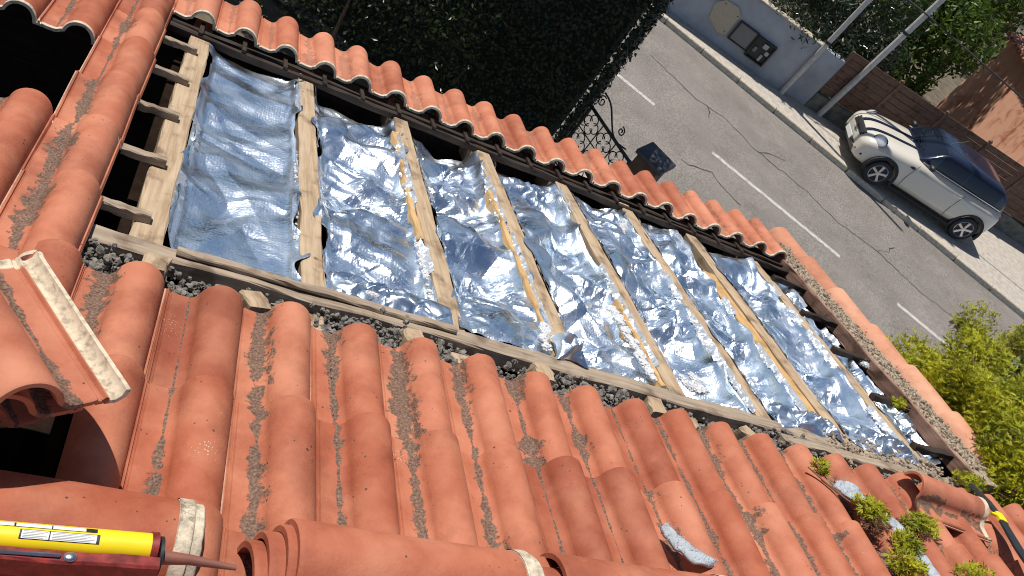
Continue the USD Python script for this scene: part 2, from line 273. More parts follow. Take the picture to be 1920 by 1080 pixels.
def cbox(x0, x1, y0, y1, z0, z1, c=0.004):
    """Box with chamfered edges."""
    P = []
    for X, dx in ((x0, c), (x1, -c)):
        for Y, dy in ((y0, c), (y1, -c)):
            for Zz, dz in ((z0, c), (z1, -c)):
                P += [(X + dx, Y + dy, Zz), (X + dx, Y, Zz + dz), (X, Y + dy, Zz + dz)]
    return trimesh.convex.convex_hull(np.array(P))
def wobbly(x0, x1, y0, y1, z0, z1, seg=24, amp=0.003, axis=1, seed=0, c=0.005):
    """A rough-sawn timber: chamfered section swept along the axis with slight irregularity."""
    r = np.random.default_rng(seed)
    a0, a1 = (y0, y1) if axis == 1 else (x0, x1); b0, b1 = (x0, x1) if axis == 1 else (y0, y1)
    sec = np.array([(b0 + c, z0), (b1 - c, z0), (b1, z0 + c), (b1, z1 - c), (b1 - c, z1), (b0 + c, z1), (b0, z1 - c), (b0, z0 + c)])
    k = len(sec); V = []
    for i in range(seg + 1):
        t = a0 + (a1 - a0) * i / seg
        j = sec + r.normal(0, amp, sec.shape) * 0.6 + np.array([math.sin(i * .9 + seed) * amp, math.sin(i * .6 + 2 * seed) * amp * .6])
        for q in j: V.append((q[0], t, q[1]) if axis == 1 else (t, q[0], q[1]))
    F = []
    for i in range(seg):
        for j in range(k):
            a, b = i * k + j, i * k + (j + 1) % k; F += [(a, b, b + k), (a, b + k, a + k)]
    for j in range(1, k - 1):
        F += [(0, j + 1, j), (seg * k, seg * k + j, seg * k + j + 1)]
    m = trimesh.Trimesh(np.array(V), np.array(F), process=False); m.fix_normals(); return m
def tube(path, r, k=6, closed=False, cap=True):
    path = np.asarray(path, float); n = len(path); r = np.broadcast_to(r, n)
    T = np.gradient(path, axis=0) if not closed else np.roll(path, -1, 0) - np.roll(path, 1, 0)
    T /= np.linalg.norm(T, axis=1, keepdims=True) + 1e-12
    ref = np.array([0.123, 0.31, 0.94]); A_ = np.cross(T, ref); A_ /= np.linalg.norm(A_, axis=1, keepdims=True) + 1e-12; Bn = np.cross(T, A_)
    a = np.arange(k) / k * 2 * np.pi
    V = (path[:, None] + r[:, None, None] * (np.cos(a)[None, :, None] * A_[:, None] + np.sin(a)[None, :, None] * Bn[:, None])).reshape(-1, 3)
    F = []
    for i in range(n if closed else n - 1):
        i2 = (i + 1) % n
        for j in range(k):
            j2 = (j + 1) % k; F += [(i * k + j, i * k + j2, i2 * k + j2), (i * k + j, i2 * k + j2, i2 * k + j)]
    if cap and not closed:
        for j in range(1, k - 1): F += [(0, j + 1, j), ((n - 1) * k, (n - 1) * k + j, (n - 1) * k + j + 1)]
    m = trimesh.Trimesh(V, np.array(F), process=False); m.fix_normals(); return m
cat_ = trimesh.util.concatenate
def xf(m, B=I3, o=(0, 0, 0)):
    m = m.copy(); m.vertices = m.vertices @ np.asarray(B).T + np.asarray(o); return m

def leaves(P, N, size, aspect=2.2, jitter=0.7, seed=0, droop=0.0, fold=True):
    """Diamond leaves at P around outward directions N: 2 triangles each, every leaf an island."""
    r = np.random.default_rng(seed); n = len(P)
    N = N + r.normal(0, jitter, (n, 3)); N /= np.linalg.norm(N, axis=1, keepdims=True)
    T = np.cross(N, r.normal(0, 1, (n, 3))); T /= np.linalg.norm(T, axis=1, keepdims=True) + 1e-9
    T[:, 2] -= droop; T /= np.linalg.norm(T, axis=1, keepdims=True)
    W = np.cross(N, T); W /= np.linalg.norm(W, axis=1, keepdims=True) + 1e-9
    s = size * r.uniform(0.6, 1.35, (n, 1)); w = s / aspect
    a, b, c, d = P - T * s * .5, P + W * w * .5 + N * w * .12, P + T * s * .5, P - W * w * .5 + N * w * .12
    V = np.stack([a, b, c, d], 1).reshape(-1, 3); k = np.arange(n)[:, None] * 4
    F = np.concatenate([k + [0, 1, 2], k + [0, 2, 3]], 1).reshape(-1, 3)
    return V, F
def blob_points(ellipsoids, n, shell=0.35, seed=0):
    """Points and outward normals in the outer shell of a union of ellipsoids [(centre, radii)]."""
    r = np.random.default_rng(seed); E = ellipsoids
    vol = np.array([np.prod(e[1]) ** (2 / 3) for e in E]); pick = r.choice(len(E), n, p=vol / vol.sum())
    C = np.array([e[0] for e in E])[pick]; R_ = np.array([e[1] for e in E])[pick]
    D = r.normal(size=(n, 3)); D /= np.linalg.norm(D, axis=1, keepdims=True)
    rad = 1 - shell * r.random((n, 1)) ** 1.5
    lump = 0.85 + 0.35 * meshkit.fbm((C + D * R_) * 2.3, 3, seed)[:, None]
    P = C + D * R_ * rad * lump
    Nn = D / R_; Nn /= np.linalg.norm(Nn, axis=1, keepdims=True)
    return P, Nn

# ------------------------------------------------------------------ SETTING: ground, road, pavements
def strip(s0, s1, t0, t1, h, ns=2, nt=2):
    S, T = np.meshgrid(np.linspace(s0, s1, ns), np.linspace(t0, t1, nt), indexing='ij')
    V = SW(np.stack([S.ravel(), T.ravel(), np.full(S.size, h)], 1)); F = []
    for i in range(ns - 1):
        for j in range(nt - 1):
            a = i * nt + j; F += [(a, a + nt, a + nt + 1), (a, a + nt + 1, a + 1)]
    return trimesh.Trimesh(V, np.array(F), process=False)
obj('ground', strip(-300, 300, -300, 300, -0.06), 'earth', smooth=False, kind='structure')
road = thing('road', kind='structure')
obj('asphalt', strip(-80, 120, 10.45, 17.40, 0.0), 'asphalt', road, smooth=False)
for k in range(-4, 9):                                               # centre line: 3 m dashes, 1.33 m gaps
    s0 = 1.42 + k * 4.33
    obj('centre_dash', strip(s0, s0 + 2.98, 13.86, 13.97, 0.005), 'paint', road, smooth=False)
def crack(pts, w=0.014):
    p = [np.array(pts[0], float)]
    r = np.random.default_rng(int(pts[0][0] * 100) % 97)
    for a, b in zip(pts[:-1], pts[1:]):
        a, b = np.array(a, float), np.array(b, float); k = max(2, int(np.linalg.norm(b - a) / 0.12))
        for i in range(1, k + 1): p.append(a + (b - a) * i / k + r.normal(0, 0.022, 2))
    p = np.array(p); d = np.gradient(p, axis=0); d /= np.linalg.norm(d, axis=1, keepdims=True) + 1e-9
    nrm = np.stack([-d[:, 1], d[:, 0]], 1) * (w * r.uniform(.35, 1.2, (len(p), 1)))
    a, b = p + nrm, p - nrm; V = SW(np.c_[np.vstack([a, b]), np.full(2 * len(p), 0.004)]); n = len(p)
    F = [(i, i + n, i + 1) for i in range(n - 1)] + [(i + 1, i + n, i + n + 1) for i in range(n - 1)]
    return trimesh.Trimesh(V, np.array(F), process=False)
for c in ([(-.6, 15.6), (.6, 15.35), (1.4, 15.5), (2.2, 15.25), (3.1, 15.3), (4.2, 15.1), (5.2, 15.2), (6.3, 15.0), (7.5, 15.1), (9, 14.9)],
          [(2.2, 15.25), (2.45, 15.6), (2.75, 15.75)], [(5.2, 15.2), (5.45, 15.55), (5.6, 15.95)], [(.9, 15.4), (1.05, 15.0)], [(1.0, 12.9), (1.6, 13.2), (2.3, 12.95)]):
    obj('crack', crack(c), 'crack', road, smooth=False)
kerb = thing('kerb', kind='structure')
rk = np.random.default_rng(3)
for k in range(-14, 26):
    s0 = k * 1.0 + 0.15
    m = cbox(s0 + .008, s0 + .992, 17.40 + rk.normal(0, .008), 17.57, -0.05, 0.12 + rk.normal(0, .004), 0.016)
    obj('kerb_stone', xf(m, SB, SO), 'kerb', kerb, smooth=False)
def poly_prism(pts, h0, h1):
    from shapely.geometry import Polygon
    m = trimesh.creation.extrude_polygon(Polygon(pts), h1 - h0, engine='earcut'); m.vertices[:, 2] += h0
    return xf(m, SB, SO)
obj('pavement', poly_prism([(-30, 17.575), (40, 17.575), (40, 31), (9.5, 21.6), (2.7, 19.3), (-30, 15.5 + 1.9)], -0.05, 0.112), 'pavement', smooth=False, kind='structure')
obj('pavement', strip(-80, 120, 8.9, 10.44, 0.05), 'pavement', smooth=False, kind='structure')

# ------------------------------------------------------------------ far side: white wall, fence, poles
def frame_line(a, b, h=0.12):
    """Frame with x along a->b, y away from the viewer, z up; origin at a."""
    a, b = np.array(a), np.array(b); e = (b - a) / np.linalg.norm(b - a)
    B = np.stack([SB @ np.array([e[0], e[1], 0]), SB @ np.array([-e[1], e[0], 0]), SN], 1)
    return B, SW([a[0], a[1], h])
WB, WO = frame_line((-0.546, 18.006), (2.198, 18.45))
FB, FO = frame_line((2.728, 18.749), (9.393, 20.996))
w = thing('white_wall', 'low white rendered garden wall in shade behind the narrow pavement', 'wall')
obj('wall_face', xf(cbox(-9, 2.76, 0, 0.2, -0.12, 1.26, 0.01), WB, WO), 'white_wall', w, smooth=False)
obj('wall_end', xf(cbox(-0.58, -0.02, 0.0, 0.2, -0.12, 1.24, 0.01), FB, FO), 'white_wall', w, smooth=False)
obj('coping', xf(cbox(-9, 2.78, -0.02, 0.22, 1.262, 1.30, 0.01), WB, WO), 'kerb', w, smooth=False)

from shapely.geometry import Polygon
def plate(pts, y0, y1, B, O):
    m = trimesh.creation.extrude_polygon(Polygon(pts), abs(y1 - y0), engine='earcut')
    V = m.vertices; m.vertices = np.stack([V[:, 0], y0 + V[:, 2] * np.sign(y1 - y0), V[:, 1]], 1); m.fix_normals(); return xf(m, B, O)
t = thing('utility_plate', 'beige blank cover plate with clipped corners on the white wall', 'cover plate')
hz_ = 0.12
P_ = [(.34, .50 - hz_), (.26, .84 - hz_), (.42, 1.0 - hz_), (.72, 1.02 - hz_), (.87, .90 - hz_), (.87, .40 - hz_), (.70, .34 - hz_)]
obj('cover', plate(P_, -0.004, -0.03, WB, WO), 'beige', t, smooth=False)
for x, z in ((.45, .93), (.82, .86), (.80, .45)):
    obj('screw', xf(trimesh.creation.icosphere(1, 0.014), I3, (x, -0.03, z - hz_)).apply_transform(np.vstack([np.c_[WB, WO], [0, 0, 0, 1]])), 'black', t)
t = thing('meter_cabinet', 'grey closed meter cabinet set in the white wall beside the beige plate', 'meter cabinet')
obj('door', xf(cbox(.97, 1.40, -.05, -.004, .29, .70, .006), WB, WO), 'grey_box', t, smooth=False)
for a in ((.93, 1.44, .26, .285), (.93, 1.44, .705, .73), (.93, .965, .287, .703), (1.405, 1.44, .287, .703)):
    obj('frame', xf(cbox(a[0], a[1], -.065, -.003, a[2], a[3], .004), WB, WO), 'black', t, smooth=False)
t = thing('meter_cabinet', 'open black meter cabinet showing pale meters, right of the grey one', 'meter cabinet')
obj('back', xf(cbox(1.46, 1.90, -.02, -.003, .22, .68, .003), WB, WO), 'black', t, smooth=False)
for a in ((1.445, 1.93, .19, .22), (1.445, 1.93, .68, .71), (1.445, 1.475, .222, .678), (1.895, 1.93, .222, .678)):
    obj('frame', xf(cbox(a[0], a[1], -.09, -.003, a[2], a[3], .004), WB, WO), 'black', t, smooth=False)
for a in ((1.66, 1.78, .53, .64), (1.79, 1.88, .43, .52), (1.74, 1.80, .25, .40), (1.52, 1.60, .36, .48)):
    obj('meter', xf(cbox(a[0], a[1], -.06, -.022, a[2], a[3], .006), WB, WO), 'pale_grey' if a[0] != 1.52 else 'grey_box', t, smooth=False)

f = thing('wooden_fence', 'brown horizontal board fence on a dark stone base behind the parked car', 'fence')
PB = 1.35
obj('stone_base', xf(wobbly(-0.02, 12.2, 0.0, 0.22, -0.12, 0.40, 60, 0.012, 0, 5, 0.02), FB, FO), 'stone_base', f)
for k in range(9):
    x0 = -0.02 + k * PB + 0.03; x1 = x0 + PB - 0.06
    nb = 7; hb = (1.50 - 0.42) / nb
    for j in range(nb):
        z0 = 0.42 + j * hb
        obj('plank', cbox(-(x1 - x0) / 2, (x1 - x0) / 2, 0.0, 0.022, 0.004, hb - 0.004, 0.004), 'plank', f, FB,
            FO + FB @ np.array([(x0 + x1) / 2, 0.06 + rk.normal(0, .003), z0]), smooth=False)
    obj('post', cbox(-.035, .035, -.035, .035, 0, 1.16 if k else 1.12, 0.006), 'post', f, FB, FO + FB @ np.array([-0.02 + k * PB, 0.07, 0.38]), smooth=False)
    if k: obj('post_cap', xf(trimesh.convex.convex_hull([(-.045, -.045, 0), (.045, -.045, 0), (.045, .045, 0), (-.045, .045, 0), (0, 0, .05), (-.045, -.045, .012), (.045, .045, .012)]), FB, FO + FB @ np.array([-0.02 + k * PB, 0.07, 1.545])), 'post', f, smooth=False)

t = thing('utility_pole', 'pale concrete utility pole in front of the wooden fence', 'utility pole')
hh = np.linspace(0.1, 8.2, 18)
pth = np.stack([3.1 + 0.045 * hh, 18.80 + 0.075 * hh, hh], 1)
obj('shaft', tube(SW(pth), np.linspace(0.072, 0.055, 18), 10), 'pole', t)
for h in (2.6, 7.6):
    q = pth[np.argmin(abs(hh - h))]
    obj('band', tube(SW([q + [0, 0, -.03], q + [0, 0, .03]]), 0.072, 12), 'cable', t)
t = thing('utility_pole', 'second pale pole rising from the corner of the white wall', 'utility pole')
pth2 = np.stack([2.09 + 0.004 * hh, 18.36 + 0.02 * hh, hh], 1)
obj('shaft', tube(SW(pth2), np.linspace(0.062, 0.05, 18), 10), 'pole', t)
obj('band', tube(SW([pth2[3] + [0, 0, -.03], pth2[3] + [0, 0, .03]]), 0.066, 12), 'cable', t)
def sag(a, b, d, n=30):
    x = np.linspace(0, 1, n)[:, None]; p = np.array(a) * (1 - x) + np.array(b) * x; p[:, 2] -= (4 * d * x * (1 - x))[:, 0]; return p
obj('overhead_cable', tube(SW(sag((-25, 18.9, 3.45), (3.2, 18.9, 3.0), .25)), .018, 5), 'cable', label='black overhead cable arriving at the front pole from the left', cat='cable')
obj('overhead_cable', tube(SW(sag((3.2, 18.9, 3.0), (30, 19.5, 3.3), .3)), .018, 5), 'cable', label='black overhead cable crossing in front of the orange wall', cat='cable')
obj('overhead_cable', tube(SW(sag((-25, 23, 5.0), (34, 23.5, 4.2), .4)), .014, 5), 'cable', label='thin black cable across the bright green tree, top right', cat='cable')
obj('overhead_cable', tube(SW(sag((-10, 17.2, 5.2), (40, 17.2, 4.8), .2)), .009, 5), 'cable', label='thinnest black overhead cable, right above the kerb', cat='cable') if False else None

# orange house behind the fence
OB, OO = frame_line((6.72, 26.7), (7.85, 21.1), 0.0)
h = thing('orange_house', 'orange ochre rendered house with tiled eave behind the fence', 'house')
obj('wall', xf(cbox(0, 5.7, 0, 6, -0.5, 2.60, 0.01), OB, OO), 'ochre', h, smooth=False)
rt = []
for k in range(23):
    x = 0.05 + k * 0.25
    a = np.linspace(0, math.pi, 9)
    ring = np.stack([x + 0.105 * np.cos(a), np.zeros(9), 0.075 * np.sin(a)], 1)
    sl = np.array([ring + [0, -0.26, 2.62], ring + [0, 6, 4.12]])
    V = sl.reshape(-1, 3); F = []
    for j in range(8): F += [(j, j + 1, j + 10), (j, j + 10, j + 9)]
    obj('roof_tile', xf(trimesh.Trimesh(V, F, process=False), OB, OO), 'verge', h)
obj('roof_bed', xf(trimesh.Trimesh(np.array([(-.1, -.2, 2.605), (5.75, -.2, 2.605), (5.75, 6, 4.08), (-.1, 6, 4.08), (-.1, -.2, 2.57), (5.75, -.2, 2.57), (5.75, 6, 2.72), (-.1, 6, 2.72)]),
    [(0, 1, 2), (0, 2, 3), (4, 6, 5), (4, 7, 6), (0, 4, 5), (0, 5, 1), (0, 3, 7), (0, 7, 4), (1, 5, 6), (1, 6, 2)], process=False), OB, OO), 'verge', h, smooth=False)

# ------------------------------------------------------------------ vegetation
def bush(name, label, cat, ell, n, size, mat, stems=(), seed=0, aspect=2.2, jitter=.7, shell=.4, group=None, core=True, droop=0., frame=SW, extra=None):
    t = thing(name, label, cat, group=group)
    P, Nn = blob_points(ell, n, shell, seed)
    V, F = leaves(P, Nn, size, aspect, jitter, seed + 1, droop)
    obj('crown', (frame(V), F), mat, t, smooth=False)
    for s in stems: obj('trunk', tube(frame(np.array(s[0])), np.linspace(s[1], s[1] * .5, len(s[0])), 7), 'bark', t)
    if extra is not None:
        P, Nn = blob_points(ell, extra[0], .12, seed + 5); V, F = leaves(P, Nn, extra[1], 1.3, 1., seed + 6); obj(extra[3], (frame(V), F), extra[2], t, smooth=False, kind='stuff')
    return t
ell = [((s, 19.6 + .25 * math.sin(s * 3), 1.75 + .3 * math.sin(s * 1.7)), (.65, .62, .75)) for s in np.arange(0.6, 3.4, .42)]
ell += [((0.8, 18.55, 1.55), (.5, .35, .35)), ((1.55, 18.6, 1.45), (.5, .4, .42)), ((2.3, 19.0, 1.5), (.45, .45, .45)), ((3.3, 20.2, 1.55), (.7, .5, .7)), ((1.6, 20.3, 2.6), (1.1, .8, .7)), ((2.9, 20.5, 2.5), (.9, .7, .6))]
bush('oleander_bush', 'dark green oleander hanging over the white wall', 'bush', ell, 9000, .15, 'oleander', [([(1.2, 19.6, 0), (1.3, 19.6, 1.5)], .05), ([(2.5, 19.8, 0), (2.4, 19.7, 1.6)], .05)], 11, 3.6, .9, .6, extra=(260, .07, 'flower', 'flower_heads'))
ell = [((3.4 + .6 * i, 22.0 + .5 * math.sin(i * 2.1), 2.4 + .4 * math.sin(i * 1.3)), (.9, .9, .9)) for i in range(3)]
ell += [((4.6, 23.8, 3.4), (1.2, 1.1, 1.1)), ((3.0, 23.5, 3.2), (1.4, 1.2, 1.2)), ((5.2, 26.2, 4.4), (1.5, 1.4, 1.2)), ((3.6, 26, 4.6), (2.0, 1.8, 1.6)), ((1.8, 24, 3.4), (1.8, 1.4, 1.4)), ((4.3, 21.3, 1.45), (.7, .55, .8))]
bush('garden_tree', 'bright green leafy tree spreading between fence and orange house', 'tree', ell, 22000, .20, 'bright', [([(5.0, 22.8, 0), (5.1, 22.9, 2.4)], .12), ([(5.0, 22.8, 1.2), (5.9, 24, 3.4)], .08)], 21, 2.6, .8, .55, droop=.3)
ell = [((9 + 3 * i, 34 + 2 * math.sin(i * 2.0), 3.2 + math.sin(i * 1.1)), (2.6, 2.2, 3.0)) for i in range(9)]
bush('tree_row', 'dark tree mass beyond the orange house, top right corner', 'tree', ell, 12000, .4, 'oleander', [([(10, 34, 0), (10, 34, 3)], .2)], 31, 1.8, .8)
ell = [((-12 + 3 * i, 27 + 2 * math.sin(i * 2.0), 2.6 + math.sin(i * 1.1)), (2.4, 2.0, 2.6)) for i in range(6)]
bush('tree_row', 'dark tree mass behind the white wall, left of the oleander', 'tree', ell, 8000, .35, 'oleander', [([(-6, 27, 0), (-6, 27, 3)], .2)], 33, 1.8, .8)

# tall hedge on the near side of the street (its shaded face looks at the house)
hd = thing('tall_hedge', 'tall dark clipped hedge in deep shade beyond the eave', 'hedge')
r = np.random.default_rng(5)
n = 64000
S_ = r.uniform(-15, -.62, n); H_ = r.uniform(0.0, 4.6, n)
T_ = 8.95 + .10 * (meshkit.fbm(np.stack([S_ * 1.6, H_ * 1.6, S_ * 0], 1), 3, 3) - .5) * 3 + r.exponential(.035, n)
V1, F1 = leaves(np.stack([S_, T_, H_], 1), np.tile([0, -1., .35], (n, 1)), .056, 1.7, .55, 6)
n2 = 11000
S2_ = -.63 + .03 * r.normal(0, 1, n2); T2_ = r.uniform(8.9, 10.3, n2); H2_ = r.uniform(0, 4.6, n2)
V2, F2 = leaves(np.stack([S2_, T2_, H2_], 1), np.tile([1., 0, .3], (n2, 1)), .055, 1.7, .6, 7)
n3 = 9000
V3, F3 = leaves(np.stack([r.uniform(-15, -.62, n3), r.uniform(8.9, 10.3, n3), 4.6 + r.normal(0, .05, n3)], 1), np.tile([0, 0, 1.], (n3, 1)), .08, 1.7, .6, 8)
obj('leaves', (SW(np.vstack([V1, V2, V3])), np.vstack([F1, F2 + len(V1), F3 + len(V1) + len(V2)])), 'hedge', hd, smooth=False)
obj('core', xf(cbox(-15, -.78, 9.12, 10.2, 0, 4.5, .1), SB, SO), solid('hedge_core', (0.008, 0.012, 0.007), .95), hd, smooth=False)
ell = [((-3.6, 7.7, 1.6), (.7, .5, .8)), ((-2.9, 8.1, 1.9), (.7, .45, .9)), ((-4.4, 7.6, 1.2), (.6, .5, .8)), ((-2.2, 8.4, 1.7), (.5, .3, 1.0)), ((-3.4, 8.3, 2.6), (.5, .35, .5))]
bush('glossy_shrub', 'glossy leaved shrub with yellowish sunlit tips before the dark hedge', 'shrub', ell, 2600, .075, 'shrub', [([(-3.4, 8, 0), (-3.4, 8, 1.5)], .03)], 41, 2.2, .9, .8)
bush('pillar_shrub', 'small dark leafy shrub beside the capped gate pillar', 'shrub', [((.95, 8.75, 1.05), (.26, .2, .3)), ((.85, 8.6, .7), (.25, .22, .4))], 420, .085, 'shrub', [([(.9, 8.7, 0), (.92, 8.7, .9)], .012)], 43, 2.6, .9, .9)
bush('eave_shrub', 'light green sprig of leaves above the tile edge left of the verge', 'shrub', [((1.75, 8.6, .75), (.22, .16, .22)), ((2.0, 8.55, .62), (.2, .15, .2)), ((1.9, 8.5, .4), (.2, .2, .35))], 300, .11, 'bright', [([(1.85, 8.55, 0), (1.85, 8.55, .6)], .012)], 47, 3.4, .9, .95)

# golden thuja beyond the verge
def sprays(P, N, size, seed):
    """Flat fans of narrow scale-leaf fingers."""
    r = np.random.default_rng(seed); n = len(P)
    N = N / np.linalg.norm(N, axis=1, keepdims=True); D = r.normal(0, 1, (n, 3)); D -= N * (D * N).sum(1, keepdims=True); D = D * .8 + N * .45 + np.array([0, 0, .1]); D /= np.linalg.norm(D, axis=1, keepdims=True)
    A_ = np.cross(D, N + np.array([-.25, .2, .8]) + r.normal(0, .38, (n, 3))); A_ /= np.linalg.norm(A_, axis=1, keepdims=True)
    C_ = np.cross(D, A_)
    V, F = [], []; s = size * r.uniform(.6, 1.3, (n, 1)); off = 0
    for a, l in ((-.62, .75), (-.05, 1.0), (.5, .8)):
        d = D * math.cos(a) + A_ * math.sin(a); wd = (-D * math.sin(a) + A_ * math.cos(a)) * .095
        tip = P + d * s * l + C_ * s * r.normal(0, .12, (n, 1)); mid = P + d * s * l * .55 + C_ * s * .06
        q = np.stack([P, mid + wd * s, tip, mid - wd * s], 1).reshape(-1, 3)
        k = np.arange(n)[:, None] * 4 + off
        V.append(q); F.append(np.concatenate([k + [0, 1, 2], k + [0, 2, 3]], 1).reshape(-1, 3)); off += 4 * n
    return np.vstack(V), np.vstack(F)
th = thing('golden_thuja', 'large golden green conifer bush beyond the roof verge', 'bush')
E_ = [((5.35, .80, -.55), (.95, .75, .80)), ((6.0, 1.5, -.52), (1.0, .9, .9)), ((6.4, .5, -.5), (1.2, .9, .85)), ((5.0, .25, -.5), (.80, .55, .68)), ((4.72, -.25, -.52), (.52, .5, .58)), ((7.3, 1.7, -.55), (1.1, 1.0, 1.0)), ((5.6, -.3, -.5), (1.0, .6, .7)), ((4.95, 1.05, -.45), (.55, .42, .6)), ((4.68, .72, -.14), (.40, .48, .40)), ((4.50, .25, -.14), (.34, .38, .38)), ((4.4, -.15, -.18), (.3, .35, .36)), ((5.0, 1.25, -.35), (.5, .4, .5)), ((4.42, .78, -.06), (.34, .36, .30)), ((4.32, .25, -.06), (.32, .34, .30))]
rb = np.random.default_rng(9)
clump = []
for c, rad in E_:
    for k in range(64):
        d = rb.normal(size=3); d[2] = abs(d[2]) * .9 - .15; d /= np.linalg.norm(d)
        cc = np.array(c) + d * np.array(rad) * rb.uniform(.80, 1.08)
        clump.append((cc, d, rb.uniform(.08, .19)))
P, Nn, dry = [], [], []
for cc, d, q in clump:
    k = int(12500 * q * q) + 14
    e = rb.normal(size=(k, 3)); e /= np.linalg.norm(e, axis=1, keepdims=True)
    P.append(cc + e * q * rb.uniform(.4, 1, (k, 1))); Nn.append(e * .7 + d)
    dry.append(np.full(k, rb.random() < .09))
P, Nn, dry = np.vstack(P), np.vstack(Nn), np.concatenate(dry)
keep = ~((P[:, 0] < 4.52) & (P[:, 1] > 1.15)) & (P[:, 0] > 4.24 + .26 * np.clip((P[:, 1] - .25) / .6, 0, 1) + .25 * np.clip(P[:, 2] - .05, 0, 1)); P, Nn, dry = P[keep], Nn[keep], dry[keep]
V, F = sprays(P[~dry], Nn[~dry], .041, 61); obj('foliage', (RW(V), F), 'thuja', th, smooth=False)
V, F = sprays(P[dry], Nn[dry], .045, 62); obj('dry_tips', (RW(V), F), 'thuja_dry', th, smooth=False)
cores = [(c, tuple(np.array(rd) * .85)) for c, rd in E_[:8]]; cores = [(c, tuple(np.array(rd) * .88)) for c, rd in cores]
P, Nn = blob_points(cores, 11000, .5, 63)
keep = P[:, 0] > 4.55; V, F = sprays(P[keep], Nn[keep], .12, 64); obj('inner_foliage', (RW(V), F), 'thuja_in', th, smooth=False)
obj('trunk', tube(RW([(5.7, .9, -.5), (5.7, 1.6, -2.2), (5.7, 2.3, -4.2)]), [.05, .1, .13], 8), 'bark', th)

# ------------------------------------------------------------------ gate and pillar
GA, GBp = np.array([-.53, 9.12]), np.array([.24, 8.64])
GB, GO = frame_line(GA, GBp, 0.0); GW = np.linalg.norm(GBp - GA)
g = thing('iron_gate', 'black wrought iron gate with quatrefoil rings between hedge and pillar', 'gate')
def bar(a, b, r_): return tube(np.array([a, b]) @ GB.T + GO, r_, 6)
for a, b in (((0, 0, .1), (0, 0, 1.62)), ((GW, 0, .1), (GW, 0, 1.62))): obj('stile', bar(a, b, .02), 'iron', g)
for z in (.12, 1.60): obj('rail', bar((0, 0, z), (GW, 0, z), .022), 'iron', g)
c = GW / 3
for i in (1, 2): obj('upright', bar((c * i, 0, .12), (c * i, 0, 1.6), .008), 'iron', g)
for j in range(1, 5): obj('crossbar', bar((0, 0, 1.6 - c * j), (GW, 0, 1.6 - c * j), .008), 'iron', g)
for i in range(3):
    for j in range(4):
        cx, cz = c * (i + .5), 1.6 - c * (j + .5); q = c * .235
        for ax, az in ((1, 0), (-1, 0), (0, 1), (0, -1)):
            a = np.linspace(math.radians(38), math.radians(322), 16) + math.atan2(-az, -ax)
            pth_ = np.stack([cx + ax * q + q * .92 * np.cos(a), 0 * a, cz + az * q + q * .92 * np.sin(a)], 1)
            obj('ring', tube(pth_ @ GB.T + GO, .0075, 5), 'iron', g)
def spiral(x, z, r0, a0, turns, sgn): 
    a = np.linspace(0, turns * 2 * math.pi, 22); rr = r0 * (1 - a / a.max() * .8)
    return [(x + sgn * rr_ * math.cos(a0 + q), 0, z + rr_ * math.sin(a0 + q)) for rr_, q in zip(rr, a)]
x = np.linspace(0, 1, 20)
top = np.stack([.03 + .80 * x * GW, 0 * x, 1.62 + .24 * (1 - x) ** 1.5 + .05 * np.sin(x * 7)], 1)
obj('scroll', tube(top @ GB.T + GO, .011, 6), 'iron', g)
obj('scroll', tube(np.array(spiral(.07, 1.76, .075, 1.2, 1.4, 1)) @ GB.T + GO, .009, 5), 'iron', g)
obj('scroll', tube(np.array(spiral(.55, 1.74, .06, 1.2, 1.4, -1)) @ GB.T + GO, .009, 5), 'iron', g)
p_ = thing('gate_pillar', 'square dark gate pillar with flat slate coloured cap', 'gate pillar')
PBs, POs = SB @ rotz(math.radians(-14)), SW([.47, 9.02, 0])
obj('shaft', xf(cbox(-.17, .17, -.17, .17, 0, 1.62, .01), PBs, POs), 'pillar', p_, smooth=False)
obj('cap', xf(cbox(-.21, .21, -.21, .21, 1.623, 1.69, .012), PBs, POs), 'cap', p_, smooth=False)
obj('cap_top', xf(trimesh.convex.convex_hull([(-.19, -.19, 1.692), (.19, -.19, 1.692), (.19, .19, 1.692), (-.19, .19, 1.692), (-.10, -.10, 1.72), (.10, -.10, 1.72), (.10, .10, 1.72), (-.10, .10, 1.72)]), PBs, POs), 'cap', p_, smooth=False)

# ------------------------------------------------------------------ parked car
ce = np.array([.958, .287]); CB = np.stack([SB @ np.array([ce[0], ce[1], 0]), SB @ np.array([-ce[1], ce[0], 0]), SN], 1)
CO = SW([4.63 - .70 * ce[0] - .78 * ce[1], 17.47 - .70 * ce[1] + .78 * ce[0], .115])
car = thing('parked_car', 'small white hatchback with black bonnet stripes and dark roof on the pavement', 'car', CB, CO)
def loft(xs, ws, zb, zt, nx=60, k=40, e=4.2, taper=.10, zt_narrow=.6):
    k *= 2; e *= 1.25
    from scipy.interpolate import PchipInterpolator as PI
    X = np.concatenate([np.linspace(xs[0], xs[0] + .12, 10)[:-1], np.linspace(xs[0] + .12, xs[-1] - .12, nx), np.linspace(xs[-1] - .12, xs[-1], 10)[1:]])
    W, B_, T_ = PI(xs, ws)(X), PI(xs, zb)(X), PI(xs, zt)(X)
    a = np.arange(k) / k * 2 * np.pi; ca, sa = np.cos(a), np.sin(a)
    yy = np.sign(ca) * abs(ca) ** (2 / e); zz = np.sign(sa) * abs(sa) ** (2 / e)
    G = np.zeros((len(X), k, 3))
    for i in range(len(X)):
        zc, hh_ = (T_[i] + B_[i]) / 2, (T_[i] - B_[i]) / 2
        z = zc + hh_ * zz; y = W[i] * yy * (1 - taper * np.clip((z - zt_narrow) / .45, 0, 1.2) ** 1.3 - .06 * np.clip((.45 - z) / .3, 0, 1))
        G[i] = np.stack([np.full(k, X[i]), y, z], 1)
    return G
